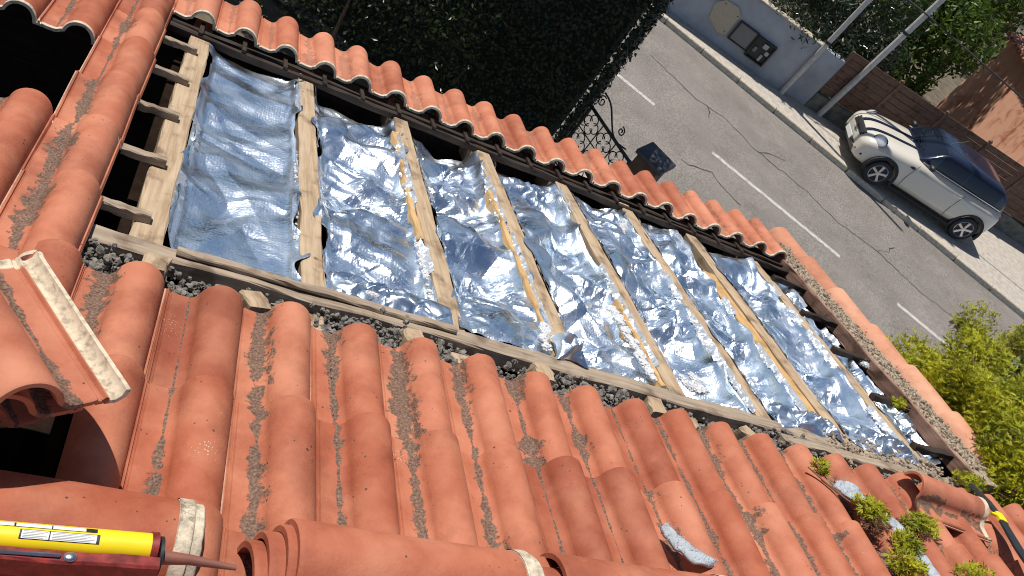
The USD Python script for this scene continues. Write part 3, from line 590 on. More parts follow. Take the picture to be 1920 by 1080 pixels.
def grid_faces(n, k, caps=True):
    F = []
    for i in range(n - 1):
        for j in range(k):
            a, b = i * k + j, i * k + (j + 1) % k; F += [(a, b, b + k), (a, b + k, a + k)]
    return F
def closed(G):
    n, k, _ = G.shape; V = np.vstack([G.reshape(-1, 3), G[0].mean(0), G[-1].mean(0)]); F = grid_faces(n, k)
    for j in range(k): F += [(n * k, (j + 1) % k, j), (n * k + 1, (n - 1) * k + j, (n - 1) * k + (j + 1) % k)]
    m = trimesh.Trimesh(V, np.array(F), process=False); m.fix_normals(); return m
G = loft([0, .06, .2, .5, .9, 1.25, 1.8, 2.6, 3.2, 3.5, 3.64, 3.70], [.50, .64, .74, .80, .835, .84, .84, .845, .84, .80, .74, .66],
         [.36, .25, .20, .19, .19, .19, .19, .19, .20, .22, .28, .40], [.60, .70, .80, .875, .925, .965, .985, 1.0, 1.01, 1.0, .96, .84])
bm = closed(G)
def man(m): return manifold3d.Manifold(manifold3d.Mesh(np.asarray(m.vertices, np.float32), np.asarray(m.faces, np.uint32)))
def cyl_y(x, z, r_, y0, y1, n_=40): return manifold3d.Manifold.cylinder(abs(y1 - y0), r_, r_, n_).rotate([90, 0, 0]).translate([x, max(y0, y1), z])
BM = man(bm)
if BM.volume() < 0: bm.invert(); BM = man(bm)
for wx in (.70, 3.167):
    BM = BM - cyl_y(wx, .30, .345, -1, -.52) - cyl_y(wx, .30, .345, .52, 1)
obj('body', BM, 'car_paint', car, smooth=35)
for wx in (.70, 3.167):
    for sy in (-1, 1):
        a = np.linspace(math.radians(-12), math.radians(192), 30)
        V = []; 
        for rr_, yy_ in ((.335, .842), (.40, .846), (.405, .80), (.335, .60)):
            V.append(np.stack([wx + rr_ * np.cos(a), np.full(30, sy * yy_), .30 + rr_ * np.sin(a)], 1))
        V = np.array(V); F = []
        for i in range(3):
            for j in range(29): q = i * 30 + j; F += [(q, q + 1, q + 31), (q, q + 31, q + 30)]
        F = np.array(F); F = np.vstack([F, F[:, ::-1]]) if False else F
        obj('wheel_arch', trimesh.Trimesh(V.reshape(-1, 3), F, process=False), 'rubber', car, smooth=40)
for sy in (-1, 1):
    obj('sill', cbox(1.06, 2.80, min(sy * .80, sy * .848), max(sy * .80, sy * .848), .17, .235, .015), 'rubber', car, smooth=False)  # black strip stands in for the shade below the doors
def wheel(wx, sy):
    t = thing('wheel', parent=str(car.GetPath()), B=I3, o=(wx, sy * .80, .295))
    prof = np.array([(.20, -.085), (.275, -.085), (.293, -.06), (.295, 0.), (.293, .01), (.275, .03), (.205, .035), (.20, .03)])
    m = trimesh.creation.revolve(np.vstack([prof, prof[:1]]), sections=40)
    Rm = rotx(math.radians(90 if sy < 0 else -90)); obj('tyre', xf(m, Rm), 'rubber', t, smooth=40)
    prof = np.array([(.185, .0), (.203, .0), (.205, .034), (.195, .040), (.188, .03), (.185, .0)])
    obj('rim', xf(trimesh.creation.revolve(prof, sections=40), Rm), 'alloy', t, smooth=40)
    obj('brake_disc', xf(trimesh.creation.cylinder(.184, .01, sections=30), Rm, (0, 0, 0)), 'black', t)
    for k in range(5):
        a = k / 5 * 2 * math.pi + .3
        sp = trimesh.convex.convex_hull([(.03, -.03, .015), (.03, .03, .015), (.19, -.036, .022), (.19, .036, .022), (.03, -.02, .035), (.03, .02, .035), (.188, -.024, .036), (.188, .024, .036)])
        obj('spoke', xf(xf(sp, rotz(a)), Rm), 'alloy', t, smooth=False)
    obj('hub_cap', xf(trimesh.creation.cylinder(.045, .05, sections=20), Rm, (0, 0, 0) if False else Rm @ np.array([0, 0, .02])), 'alloy', t)
for wx in (.70, 3.167):
    for sy in (-1, 1): wheel(wx, sy)
GG = loft([1.24, 1.38, 1.60, 1.76, 2.3, 2.9, 3.22, 3.46, 3.60], [.62, .67, .70, .71, .72, .715, .70, .67, .60],
          [.90, .90, .90, .90, .90, .90, .90, .90, .90], [.975, 1.12, 1.31, 1.385, 1.415, 1.41, 1.385, 1.26, 1.0], 50, 48, 5.5, .17, .98)
obj('cabin', closed(GG), 'car_dark', car, smooth=40)
def patch(G, sel, off):
    n, k, _ = G.shape; m = closed(G); fn = m.face_normals; fc = m.triangles_center.copy()
    h_ = 2 * (n - 1) * k; fc[:h_] = fc[:h_].reshape(-1, 2, 3).mean(1).repeat(2, 0); fn = fn.copy(); fn[:h_] = fn[:h_].reshape(-1, 2, 3).mean(1).repeat(2, 0)
    vn = m.vertex_normals; keep = np.array([sel(c_, n_) for c_, n_ in zip(fc, fn)]) & (np.arange(len(fc)) < 2 * (n - 1) * k)
    used = np.unique(m.faces[keep]); mp = np.full(len(m.vertices), -1); mp[used] = np.arange(len(used))
    return trimesh.Trimesh(m.vertices[used] + vn[used] * off, mp[m.faces[keep]], process=False)
def addpatch(name, G_, sel, off, mat):
    m = patch(G_, sel, off)
    if len(m.faces): obj(name, m, mat, car, smooth=40)
for sy in (-1, 1):
    addpatch('side_window', GG, lambda c_, n_: n_[1] * sy > .55 and 1.60 < c_[0] < 2.30 and 1.0 < c_[2] < 1.33, .004, 'car_glass')
    addpatch('side_window', GG, lambda c_, n_: n_[1] * sy > .55 and 2.36 < c_[0] < 3.25 and 1.0 < c_[2] < 1.33, .004, 'car_glass')
addpatch('windscreen', GG, lambda c_, n_: n_[0] < -.3 and abs(c_[1]) < .56 and 1.0 < c_[2] < 1.345 and c_[0] < 1.78, .004, 'car_glass')
addpatch('rear_window', GG, lambda c_, n_: n_[0] > .3 and abs(c_[1]) < .5 and 1.0 < c_[2] < 1.33 and c_[0] > 3.2, .004, 'car_glass')
for sy in (-1, 1):                                                   # pale A pillar and belt trim
    obj('belt_trim', tube([(1.28, sy * .752, .985), (1.8, sy * .757, .992), (2.6, sy * .757, 1.006), (3.2, sy * .748, 1.016), (3.45, sy * .72, 1.008)], .012, 6), 'chrome', car)
    V = []; F = []; rows = [g_ for g_ in G if .07 < g_[0, 0] < 1.26]
    for g_ in rows:
        up_ = g_[g_[:, 2] > (g_[:, 2].max() + g_[:, 2].min()) / 2]; up_ = up_[np.argsort(up_[:, 1])]
        for y_ in (.15, .18, .21, .24, .27): V.append((g_[0, 0], sy * y_, np.interp(sy * y_, up_[:, 1], up_[:, 2]) + .004))
    for a in range(len(rows) - 1):
        for b in range(4): q = a * 5 + b; F += [(q, q + 5, q + 6), (q, q + 6, q + 1)]
    obj('bonnet_stripe', trimesh.Trimesh(np.array(V), np.array(F) if sy > 0 else np.array(F)[:, ::-1], process=False), 'car_dark', car, smooth=40)
addpatch('grille', G, lambda c_, n_: n_[0] < -.25 and abs(c_[1]) < .36 and .50 < c_[2] < .72 and c_[0] < .2, .006, 'black')
addpatch('air_intake', G, lambda c_, n_: n_[0] < -.4 and abs(c_[1]) < .48 and .27 < c_[2] < .40 and c_[0] < .2, .006, 'black')
for z in (.55, .60, .65): obj('grille_bar', tube([(.035, -.33, z), (-.012, 0, z), (.035, .33, z)], .009, 5), 'chrome', car)
obj('bumper', tube([(.17, -.70, .40), (.05, -.55, .40), (-.02, 0, .40), (.05, .55, .40), (.17, .70, .40)], .035, 8), 'rubber', car)
obj('number_plate', xf(cbox(-.012, .0, -.24, .24, -.055, .055, .003), I3, (-.055, 0, .42)), 'label_white', car, smooth=False)
for sy in (-1, 1):
    e_ = trimesh.creation.icosphere(3, 1.0); e_.vertices *= [.155, .055, .125]
    iv = np.argmin(np.linalg.norm(bm.vertices - np.array([.27, sy * .60, .80]), axis=1)); hp = bm.vertices[iv]
    yv = np.array([-.62, sy * .45, .64]); yv /= np.linalg.norm(yv); xv = np.cross(yv, [0, 0, 1.]); xv /= np.linalg.norm(xv); B_ = np.stack([xv, yv, np.cross(xv, yv)], 1); nd = yv
    obj('headlight', xf(e_, B_, hp), 'lamp_glass', car)
    tor = trimesh.creation.torus(1.0, .07, 32, 8); tor.vertices = tor.vertices[:, [0, 2, 1]] * [.158, .10, .128]
    obj('headlight_ring', xf(tor, B_, hp + nd * .012), 'black', car)
    fl = trimesh.creation.icosphere(2, .045); obj('fog_light', xf(fl, I3, (.12, sy * .55, .42)), 'black', car)
    mi = trimesh.creation.icosphere(2, 1.0); mi.vertices *= [.07, .10, .06]; obj('wing_mirror', xf(mi, I3, (1.42, sy * .90, 1.03)), 'black', car)
    obj('mirror_arm', tube([(1.44, sy * .74, .985), (1.43, sy * .86, 1.01)], .02, 6), 'black', car)
    obj('door_handle', tube([(2.28, sy * .838, .83), (2.34, sy * .862, .835), (2.46, sy * .862, .835), (2.52, sy * .838, .83)], .014, 6), 'chrome', car)
    obj('side_blinker', xf(trimesh.creation.icosphere(1, .04), np.diag([1.6, .4, .8]), (1.16, sy * .835, .80)), 'black', car)
    for xs_ in (1.22, 2.50):
        obj('door_seam', tube([(xs_, sy * .848, .32), (xs_ - .02, sy * .848, .55), (xs_ + .01, sy * .835, .75), (xs_ + .05, sy * .80, .90)], .005, 4), 'black', car)
    obj('tail_light', cbox(3.60, 3.66, min(sy * .60, sy * .70), max(sy * .60, sy * .70), .66, .90, .02), 'gun_red', car, smooth=False)
obj('fuel_cap', xf(trimesh.creation.cylinder(.07, .008, sections=20), rotx(math.pi / 2), (3.22, -.838, .86)), 'chrome', car) if False else None
obj('aerial', tube([(1.85, 0, 1.39), (2.1, 0, 1.62)], .006, 5), 'black', car)

# ------------------------------------------------------------------ our house and its roof
house = thing('tiled_house', 'house with terracotta tiled roof, partly stripped to rafters', 'house')
WP = 0.215; TL = 0.45; GAUGE = 0.405
def world_box(x0, x1, y0, y1, z0, z1): return cbox(x0, x1, y0, y1, z0, z1, .01)
yE = 2.45 * math.cos(PITCH)
obj('wall', world_box(-7, 4.25, yE - .25, yE, -.2, Z0 - 2.0), 'render', house, smooth=False)
obj('wall', world_box(4.0, 4.25, -2.6, yE - .26, -.2, Z0 - 2.0), 'render', house, smooth=False)
def rbox(*a, c=.004): return xf(cbox(*a, c), RB, RO)
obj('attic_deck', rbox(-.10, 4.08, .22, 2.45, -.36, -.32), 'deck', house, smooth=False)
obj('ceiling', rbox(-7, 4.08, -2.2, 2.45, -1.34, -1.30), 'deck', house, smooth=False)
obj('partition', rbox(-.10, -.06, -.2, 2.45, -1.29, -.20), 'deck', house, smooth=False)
obj('roof_bed', rbox(-7, -1.80, -2.2, 2.45, -.03, .0), 'tile', house, smooth=False)
obj('fascia', rbox(-7, 4.2, 2.46, 2.49, -1.3, -.03), 'dark_wood', house, smooth=False)
obj('gable_board', rbox(4.10, 4.13, -2.2, 2.45, -.34, -.02), 'dark_wood', house, smooth=False)
obj('roof_slope', xf(trimesh.convex.convex_hull([(-7, 0, -.16), (4.3, 0, -.16), (4.3, 0, -.05), (-7, 0, -.05), (-7, -4.4, -1.3), (4.3, -4.4, -1.3), (4.3, -4.4, -1.19), (-7, -4.4, -1.19)]), I3, RW([0, -2.3, 0])), 'tile', house, smooth=False)

def tile_mesh(L_=TL, nv=9, head_rim=True, lip=True, wide=False, seed=0):
    """Interlocking barrel and pan tile. x across (barrel crest at 0, pan to the left), y from nose (0) to head (-L), z up."""
    a = np.radians(np.linspace(166, 4, 18))
    def sect(f):
        rx, rz = .0650 * f, .072 * f
        p = []
        if lip: p += [(-.150, .012), (-.147, .017), (-.144, .016), (-.141, .005), (-.137, .004), (-.134, .009)] if not wide else [(-.190, .022), (-.186, .027), (-.178, .027), (-.174, .012), (-.163, .003), (-.150, .003), (-.147, .012), (-.143, .013), (-.139, .004), (-.131, .004), (-.127, .009)]
        if lip: p += [(-.118, .006), (-.104, .005), (-.088, .005), (-.0775, .008), (-.0712, .014)]
        p += [(rx * math.cos(q), .002 + rz * math.sin(q)) for q in a]
        p += [(rx + .006, .010)]
        return np.array(p)
    ys = np.array([0, -.004, -.012, -.03, -.12, -.22, -.32, -.41, -.43, -.437, -.442, -.45]) * (L_ / .45)
    lift = [-.003, -.0005, 0, 0, 0, 0, 0, 0, 0, .004 if head_rim else 0, .004 if head_rim else 0, 0]
    top, bot = [], []
    r = np.random.default_rng(seed); ph = r.uniform(0, 6, 4)
    for y, dz in zip(ys, lift):
        f = 1.0 + .075 * (1 + y / L_) - .045
        s = sect(f); d = np.gradient(s, axis=0); nn = np.stack([-d[:, 1], d[:, 0]], 1); nn /= np.linalg.norm(nn, axis=1, keepdims=True) + 1e-9
        nn *= np.sign(nn[:, 1:2] + 1e-6) if False else 1
        wz = .0012 * math.sin(9 * y + ph[0]) + .0012 * np.sin(40 * s[:, 0] + ph[1] + 6 * y)
        tp = np.stack([s[:, 0], np.full(len(s), y), s[:, 1] + .016 * (1 + y / L_) + dz + wz], 1)
        off = .0125
        bt = tp.copy(); bt[:, 0] -= nn[:, 0] * off; bt[:, 2] -= nn[:, 1] * off + dz
        top.append(tp); bot.append(bt)
    top, bot = np.array(top), np.array(bot); nV, k, _ = top.shape
    V = np.concatenate([top.reshape(-1, 3), bot.reshape(-1, 3)]); o = nV * k; F = []
    for i in range(nV - 1):
        for j in range(k - 1):
            q = i * k + j
            F += [(q, q + k, q + k + 1), (q, q + k + 1, q + 1)]
            F += [(o + q, o + q + k + 1, o + q + k), (o + q, o + q + 1, o + q + k + 1)]
        for j, fl in ((0, 1), (k - 1, -1)):
            q = i * k + j; w_ = [(q, o + q, o + q + k), (q, o + q + k, q + k)]
            F += w_ if fl == 1 else [x_[::-1] for x_ in w_]
    for i, fl in ((0, -1), (nV - 1, 1)):
        for j in range(k - 1):
            q = i * k + j; w_ = [(q, o + q, o + q + 1), (q, o + q + 1, q + 1)]
            F += w_ if fl == 1 else [x_[::-1] for x_ in w_]
    m = trimesh.Trimesh(V, np.array(F), process=False)
    m.fix_normals()
    return m
TM = [tile_mesh(seed=k) for k in range(4)]
TE = [tile_mesh(seed=10 + k) for k in range(3)]
rt_ = np.random.default_rng(12)
def put_tile(u, v, mat='tile', parent=house, lift=0.0, meshes=TM, name='roof_tile', rot=None):
    B = RB @ rotz(rt_.normal(0, .007) if rot is None else rot) @ rotx(rt_.normal(0, .003))
    return obj(name, meshes[rt_.integers(len(meshes))], mat, parent, B, RW([u + rt_.normal(0, .003), v + rt_.normal(0, .005), lift + rt_.normal(0, .0015)]), smooth=35)
tile_at = []
for i in range(-8, 20):
    for k in range(0, 4):
        v = -k * GAUGE
        if i < 0 and i >= -3 and k == 1: continue
        if i == 0 and k == 1:
            obj('roof_tile', tile_mesh(lip=None, seed=44), 'tile', house, RB, RW([0, v, 0]), smooth=35, label='tile built without its pan so the gap beside it stays dark'); continue                    # tiles lifted out under the loose one; this pan omitted to darken the gap
        if k == 3 and i > 11: continue
        put_tile(i * WP, v); tile_at.append((i, v))
for i in range(-8, 0):
    for k in range(1, 7):
        v = k * GAUGE - .012
        if i <= -2 and k in (3, 4): continue
        put_tile(i * WP - .030, v)
        tile_at.append((i, v))
for i in range(-8, 17 + 3):
    u = i * WP - .028
    if i < 0: put_tile(u, 2.775, 'tile', meshes=TM)
    else: put_tile(u, 2.775, 'tile_eave', meshes=TE)

# carpentry in the stripped bay
RAF = [0.0, .530, 1.075, 1.595, 2.145, 2.655, 3.185, 3.755]
for k, u in enumerate(RAF):
    w2 = .049 if k == 0 else .043
    obj('rafter', wobbly(-w2, w2, 0, 2.2, -.175, -.028, 30, .0022, 1, k, .006), 'rafter', house, RB, RW([u + .0, .285, 0]) if k else RW([-.012, .285, 0]), smooth=False)
    if k: obj('rafter', wobbly(-.042, .042, -2.4, 0, -.175, -.045, 12, .002, 1, k + 30), 'rafter', house, RB, RW([u, .165, 0]), smooth=False)
# golden rafter flanks as added strips; foil reflection mixed into the wood colour
for k, (u, v0, v1, z0) in enumerate([(3.185 - .094, .32, 1.72, -.115), (2.145 - .062, .32, .95, -.10), (1.595 - .058, .32, 1.7, -.10), (1.075 - .056, .9, 2.0, -.10)]):
    obj('rafter_sister', wobbly(-.050 if k == 0 else -.013, .048 if k == 0 else .013, v0, v1, z0 - .06, -.040 if k == 0 else -.033, 20, .003, 1, 60 + k), 'golden', house, RB, RW([u, 0, 0]), smooth=False)
obj('wall_plate', wobbly(-.17, 3.82, .205, .285, -.085, -.020, 50, .0035, 0, 3, .006), 'batten', house, RB, RO, smooth=False)
obj('lath', wobbly(.08, 1.06, .238, .276, -.0185, -.002, 20, .0025, 0, 4, .004), 'batten', house, RB, RO, smooth=False)
obj('lath', wobbly(2.62, 3.62, .10, .155, -.05, .012, 20, .003, 0, 9, .004), 'batten', house, RB, RO, smooth=False)
obj('lath', wobbly(3.0, 3.95, .165, .198, -.06, -.012, 20, .003, 0, 10, .004), 'batten', house, RB, RO, smooth=False)
for k, v in enumerate((.40, .792, 1.19, 1.585, 1.97)):
    obj('batten_stub', wobbly(-.165, -.015, v - .018, v + .018, -.028, .004, 6, .0025, 0, 20 + k, .004), 'batten', house, RB, RO, smooth=False)
    obj('batten_stub', wobbly(3.78, 4.11, v - .02, v + .02, -.028, .006, 8, .004, 0, 40 + k, .004), 'dark_wood', house, RB, RW([0, rt_.normal(0, .01), 0]), smooth=False)
for k, v in enumerate((2.20, 2.275)):
    obj('eave_batten', wobbly(-.3, 4.1, v, v + .035, -.05 + .01 * k, -.012, 40, .004, 0, 70 + k, .004), 'dark_wood', house, RB, RO, smooth=False)
for k in range(18):                                                  # strap under each eave tile barrel
    u = k * WP - .02
    obj('tile_clip', xf(cbox(u - .012, u + .010, 2.20, 2.36, -.012, .004, .002), RB @ rotz(.0), RO), 'dark_wood', house, smooth=False)
for u, v, a in ((.324, .075, .3), (.03, .125, -.1), (.864, .11, .1), (1.385, .115, .1), (1.912, .10, .0), (2.40, .085, .5)):
    obj('wood_block', wobbly(-.035, .035, -.045, .04, -.05, .018, 4, .004, 1, int(u * 100)), 'rafter', house, RB @ rotz(a), RW([u, v, 0]), smooth=False)
# bed of broken mortar under the tile noses
def rocks(n, place, size, seed, mat, name, parent=house, kind='stuff', sub=1, flat=.75):
    r = np.random.default_rng(seed); base = trimesh.creation.icosphere(sub, 1.0); Vs, Fs, o = [], [], 0
    for k in range(n):
        s = size * math.exp(r.normal(0, .42)); R_ = np.linalg.qr(r.normal(size=(3, 3)))[0]
        d = 1 + .55 * (meshkit.noise(base.vertices * 1.7 + r.uniform(0, 50, 3), k) - .5) * 2
        v = (base.vertices * d[:, None] * s * [1, r.uniform(.6, 1), flat]) @ R_.T + place(r)
        Vs.append(v); Fs.append(base.faces + o); o += len(v)
    return obj(name, (RW(np.vstack(Vs)), np.vstack(Fs)), mat, parent, smooth=False, kind=kind)
def bed(r):
    u = r.uniform(-.2, 3.9); return np.array([u, r.uniform(-.03, .20), -.088 + r.normal(0, .018) + .06 * meshkit.noise(np.array([u * 5, 0, 3.]), 2)])
rocks(6500, bed, .0085, 81, 'mortar', 'mortar_rubble')
obj('mortar_bed', rbox(-.2, 3.95, -.1, .205, -.18, -.112), 'mortar', house, smooth=False)
def bedr(r): return np.array([3.3 + r.uniform(-.3, .6), r.uniform(.06, .30), -.02 + r.normal(0, .012)])
rocks(700, bedr, .0065, 82, 'mortar_tan', 'mortar_rubble')

# verge on the right: boards, mortar strip and half round tiles
obj('verge_board', wobbly(4.085, 4.115, .25, 2.45, -.06, .022, 24, .004, 1, 90, .004), 'red_wood', house, RB, RO, smooth=False)
def vbed(r): return np.array([4.12 + r.uniform(0, .17), r.uniform(.3, 2.62), .018 + r.normal(0, .008)])
obj('verge_mortar', rbox(4.117, 4.33, .2, 2.62, -.05, .020), 'mortar_tan', house, smooth=False)
rocks(2600, vbed, .006, 83, 'mortar_tan', 'verge_grit')
def half_round(L_, r0, r1, th=.013, k=20, nv=10, arc=178, collar=0.0, seed=0, flare=0.):
    """Half-round tile along +x, from radius r0 to r1, standing on z = 0, closed shell; optional collar band at the far end."""
    a = np.radians(np.linspace(90 - arc / 2, 90 + arc / 2, k)); xs = np.concatenate([[0, .004, .012], np.linspace(.03, L_ - .012, nv), [L_ - .004, L_]])
    r = np.random.default_rng(seed); ph = r.uniform(0, 6, 3); top, bot = [], []
    for i, x_ in enumerate(xs):
        rr = r0 + (r1 - r0) * x_ / L_ + .0012 * math.sin(11 * x_ + ph[0]) - (.003 if i in (0, len(xs) - 1) else 0)
        rr = rr + .0012 * np.sin(3 * a + ph[1])
        top.append(np.stack([np.full(k, x_), rr * np.cos(a), rr * np.sin(a)], 1)); bot.append(np.stack([np.full(k, x_), (rr - th) * np.cos(a), (rr - th) * np.sin(a)], 1))
    top, bot = np.array(top), np.array(bot); n_ = len(xs); V = np.concatenate([top.reshape(-1, 3), bot.reshape(-1, 3)]); o = n_ * k; F = []
    for i in range(n_ - 1):
        for j in range(k - 1):
            q = i * k + j; F += [(q, q + k, q + k + 1), (q, q + k + 1, q + 1), (o + q, o + q + k + 1, o + q + k), (o + q, o + q + 1, o + q + k + 1)]
        for j in (0, k - 1):
            q = i * k + j; F += [(q, o + q, o + q + k), (q, o + q + k, q + k)]
    for i in (0, n_ - 1):
        for j in range(k - 1): q = i * k + j; F += [(q, o + q, o + q + 1), (q, o + q + 1, q + 1)]
    m = trimesh.Trimesh(V, np.array(F), process=False); m.fix_normals(); return m
for k in range(7):
    v = 2.86 - k * .42
    B = RB @ np.stack([[0, -1, 0], [1, 0, 0], [0, 0, 1]], 1).astype(float)
    obj('verge_tile', half_round(.47, .118, .103, seed=k), 'verge', house, B @ roty(math.radians(1.2)), RW([4.40, v, -.045 + .012]), smooth=40)

# grime heaped in the pans
Vs, Fs, o_ = [], [], 0
tet = np.array([(1, 1, 1), (-1, -1, 1), (-1, 1, -1), (1, -1, -1)]) * .6; tf = np.array([(0, 1, 2), (0, 3, 1), (0, 2, 3), (1, 3, 2)])
rg = np.random.default_rng(17)
for i, v in tile_at:
    q = rg.random()
    if i < -3 or v < -.9 or q < .85: continue
    k = int(20 + 90 * q); base = i * WP if v <= 0 else i * WP - .03
    y = v - rg.uniform(0, .40, k); x = base - .083 + rg.normal(0, .003 + .005 * q, k)
    for a, b in zip(x, y):
        s = .0013 * math.exp(rg.normal(0, .5)); R_ = np.linalg.qr(rg.normal(size=(3, 3)))[0]
        Vs.append((tet * s) @ R_.T + [a, b, .007 + .016 * (1 + (b - v) / TL)]); Fs.append(tf + o_); o_ += 4
obj('pan_grit', (RW(np.vstack(Vs)), np.vstack(Fs)), 'mortar', house, smooth=False, kind='stuff')

# ------------------------------------------------------------------ foil faced insulation between the rafters
def crumple(P, seed, wmin, wmax, slope, n_):
    """Sharp tent folds: straight ridges of random width and direction, tapering off along their length; flat in between."""
    r = np.random.default_rng(seed); h = np.zeros(len(P)); lo, hi = P.min(0), P.max(0)
    W_ = P + np.stack([meshkit.fbm(np.c_[P * 5, np.full(len(P), seed)], 2, seed), meshkit.fbm(np.c_[P * 5, np.full(len(P), seed + 9.)], 2, seed + 1)], 1) * .035
    for k in range(n_):
        c_ = lo + r.random(2) * (hi - lo); th_ = r.normal(math.pi * .56, .75); d = np.array([math.cos(th_), math.sin(th_)]); e = np.array([-d[1], d[0]])
        w_ = wmin * (wmax / wmin) ** r.random(); ln = w_ * r.uniform(1.5, 5); q = W_ - c_; a = q @ d; b = q @ e
        u1, u2 = r.uniform(.3, 1.0), r.uniform(.3, 1.0)
        tent = np.clip(1 - np.abs(a) / (w_ * np.where(a > 0, u1, u2)), 0, 1) * np.clip(1.6 * (1 - np.abs(b) / ln), 0, 1)
        h += tent * w_ * slope * r.uniform(.35, 1.0) * (1 if r.random() < .62 else -1)
    return h
def foil_sheet(label, ua, ub, v0, v1, seed, amp, sag, f0=2.5, step=.0065, gentle=False, fray=.02, lap=.026, tilt=0., edges_n=5):
    nu, nv = int((ub - ua) / step), int((v1 - v0) / step)
    x, y = np.meshgrid(np.linspace(0, 1, nu), np.linspace(0, 1, nv), indexing='ij')
    r = np.random.default_rng(seed); P = np.stack([ua + x * (ub - ua), v0 + y * (v1 - v0)], -1).reshape(-1, 2)
    h = crumple(P, seed, .05, .30, amp, 26 if gentle else 60); h -= np.percentile(h, 70)
    fine = crumple(P, seed + 50, .014, .05, amp * 1.2, 60 if gentle else 240) * np.clip(meshkit.noise(np.c_[P * 4, np.full(len(P), 1.)], seed) * 2.2 - .5, .1, 1)
    X, Y = x.ravel(), y.ravel(); edge = np.minimum(X, 1 - X) * (ub - ua)
    z = -.055 - sag * np.sin(np.pi * X) ** .8 + (h + fine) * np.clip(edge / .05, .25, 1) + tilt * (X - .5)
    up = np.exp(-(edge / .022) ** 2); z += up * (.030 + .03 * (meshkit.noise(np.c_[np.zeros(len(Y)), P[:, 1] * 9, X * 3], seed) - .4))
    zc = -.019; q_ = .010; z = zc - q_ * np.log1p(np.exp(np.clip((zc - z) / q_, -30, 30)))
    end = np.minimum(Y, 1 - Y) * (v1 - v0); z += np.exp(-(end / .05) ** 2) * (.02 * (meshkit.noise(np.c_[P * 14, np.zeros(len(P))], seed + 3) - .3))
    U = P[:, 0] + np.where(X < .5, -1, 1) * np.exp(-(edge / .012) ** 2) * lap * (meshkit.noise(np.c_[np.zeros(len(Y)), P[:, 1] * 10, X], seed + 4) * 2.6 - 1.1)
    Vv = P[:, 1] + np.where(Y < .5, -1, 1) * np.exp(-(end / .03) ** 2) * fray * (meshkit.noise(np.c_[P[:, 0] * 11, Y, X * 0], seed + 5) * 2 - 1)
    ii, jj = np.meshgrid(np.arange(nu - 1), np.arange(nv - 1), indexing='ij'); a = (ii * nv + jj).ravel()
    F = np.concatenate([np.stack([a, a + nv, a + nv + 1], 1), np.stack([a, a + nv + 1, a + 1], 1)])
    z = z + r.normal(0, .00024, len(z))
    t = thing('foil_insulation_sheet', label, 'insulation', RB, RO)
    obj('sheet', (np.stack([U, Vv, z], 1), F), 'foil', t, smooth=False)
    for side, u_ in ((0, ua), (1, ub)):                              # torn silver edges riding up the rafter flanks
        for q in range(edges_n):
            a0 = v0 + r.random() * (v1 - v0) * .85; ln = r.uniform(.12, .45); b0 = min(a0 + ln, v1); wd = r.uniform(.016, .045)
            m1, m2 = 9, max(6, int((b0 - a0) / .010)); xx, yy = np.meshgrid(np.linspace(0, 1, m1), np.linspace(0, 1, m2), indexing='ij'); xx, yy = xx.ravel(), yy.ravel()
            jag = .35 + .9 * meshkit.noise(np.c_[yy * ln * 45, np.full(len(yy), q * 3.), xx * 0], seed + q) * np.clip(np.minimum(yy, 1 - yy) * 9, .1, 1)
            sg = 1 if side == 0 else -1
            PU = u_ + sg * (-.010 * (1 - q % 2 * .8) + xx * wd * jag) + r.normal(0, .0003, len(xx))
            PV = a0 + yy * (b0 - a0) + r.normal(0, .0003, len(xx))
            ZZ = -.020 - .028 * xx +   .020 * (meshkit.fbm(np.c_[PU * 40, PV * 24, xx * 0], 2, seed + q) - .5) + .004 * np.sin(PV * 300 + xx * 4) * xx
            ii2, jj2 = np.meshgrid(np.arange(m1 - 1), np.arange(m2 - 1), indexing='ij'); a_ = (ii2 * m2 + jj2).ravel()
            obj('torn_edge', (np.stack([PU, PV, ZZ], 1), np.concatenate([np.stack([a_, a_ + m2, a_ + m2 + 1], 1), np.stack([a_, a_ + m2 + 1, a_ + 1], 1)])), 'foil_white', t, smooth=False)
    return t
ord_ = ['first', 'second', 'third', 'fourth', 'fifth', 'sixth', 'seventh', 'eighth']
edges = [(RAF[k] + (.040 if k == 0 else .043), RAF[k + 1] - (.150 if k == 5 else .043)) for k in range(7)]
desc = ['broad smooth silver blue foil insulation', 'creased foil with torn lower flap', 'wavy silver foil insulation', 'heavily crumpled silver foil insulation',
        'crumpled silver foil with white wool showing', 'patchy crumpled silver foil insulation', 'long blue foil beside golden timber']
for k, (a, b) in enumerate(edges):
    foil_sheet(f'{desc[k]} between the {ord_[k]} and {ord_[k+1]} rafter from the left', a + .002, b - .002, .30, 2.19, 100 + k,
               .10 if k == 0 else (.17 if k == 1 else .21), .022, gentle=(k == 0), step=.0055, edges_n=2 if k == 0 else 6)
foil_sheet('narrow torn foil strip between the last rafter and the verge board', 3.80, 3.95, .34, 2.15, 120, .35, .04, fray=.03, lap=.03)
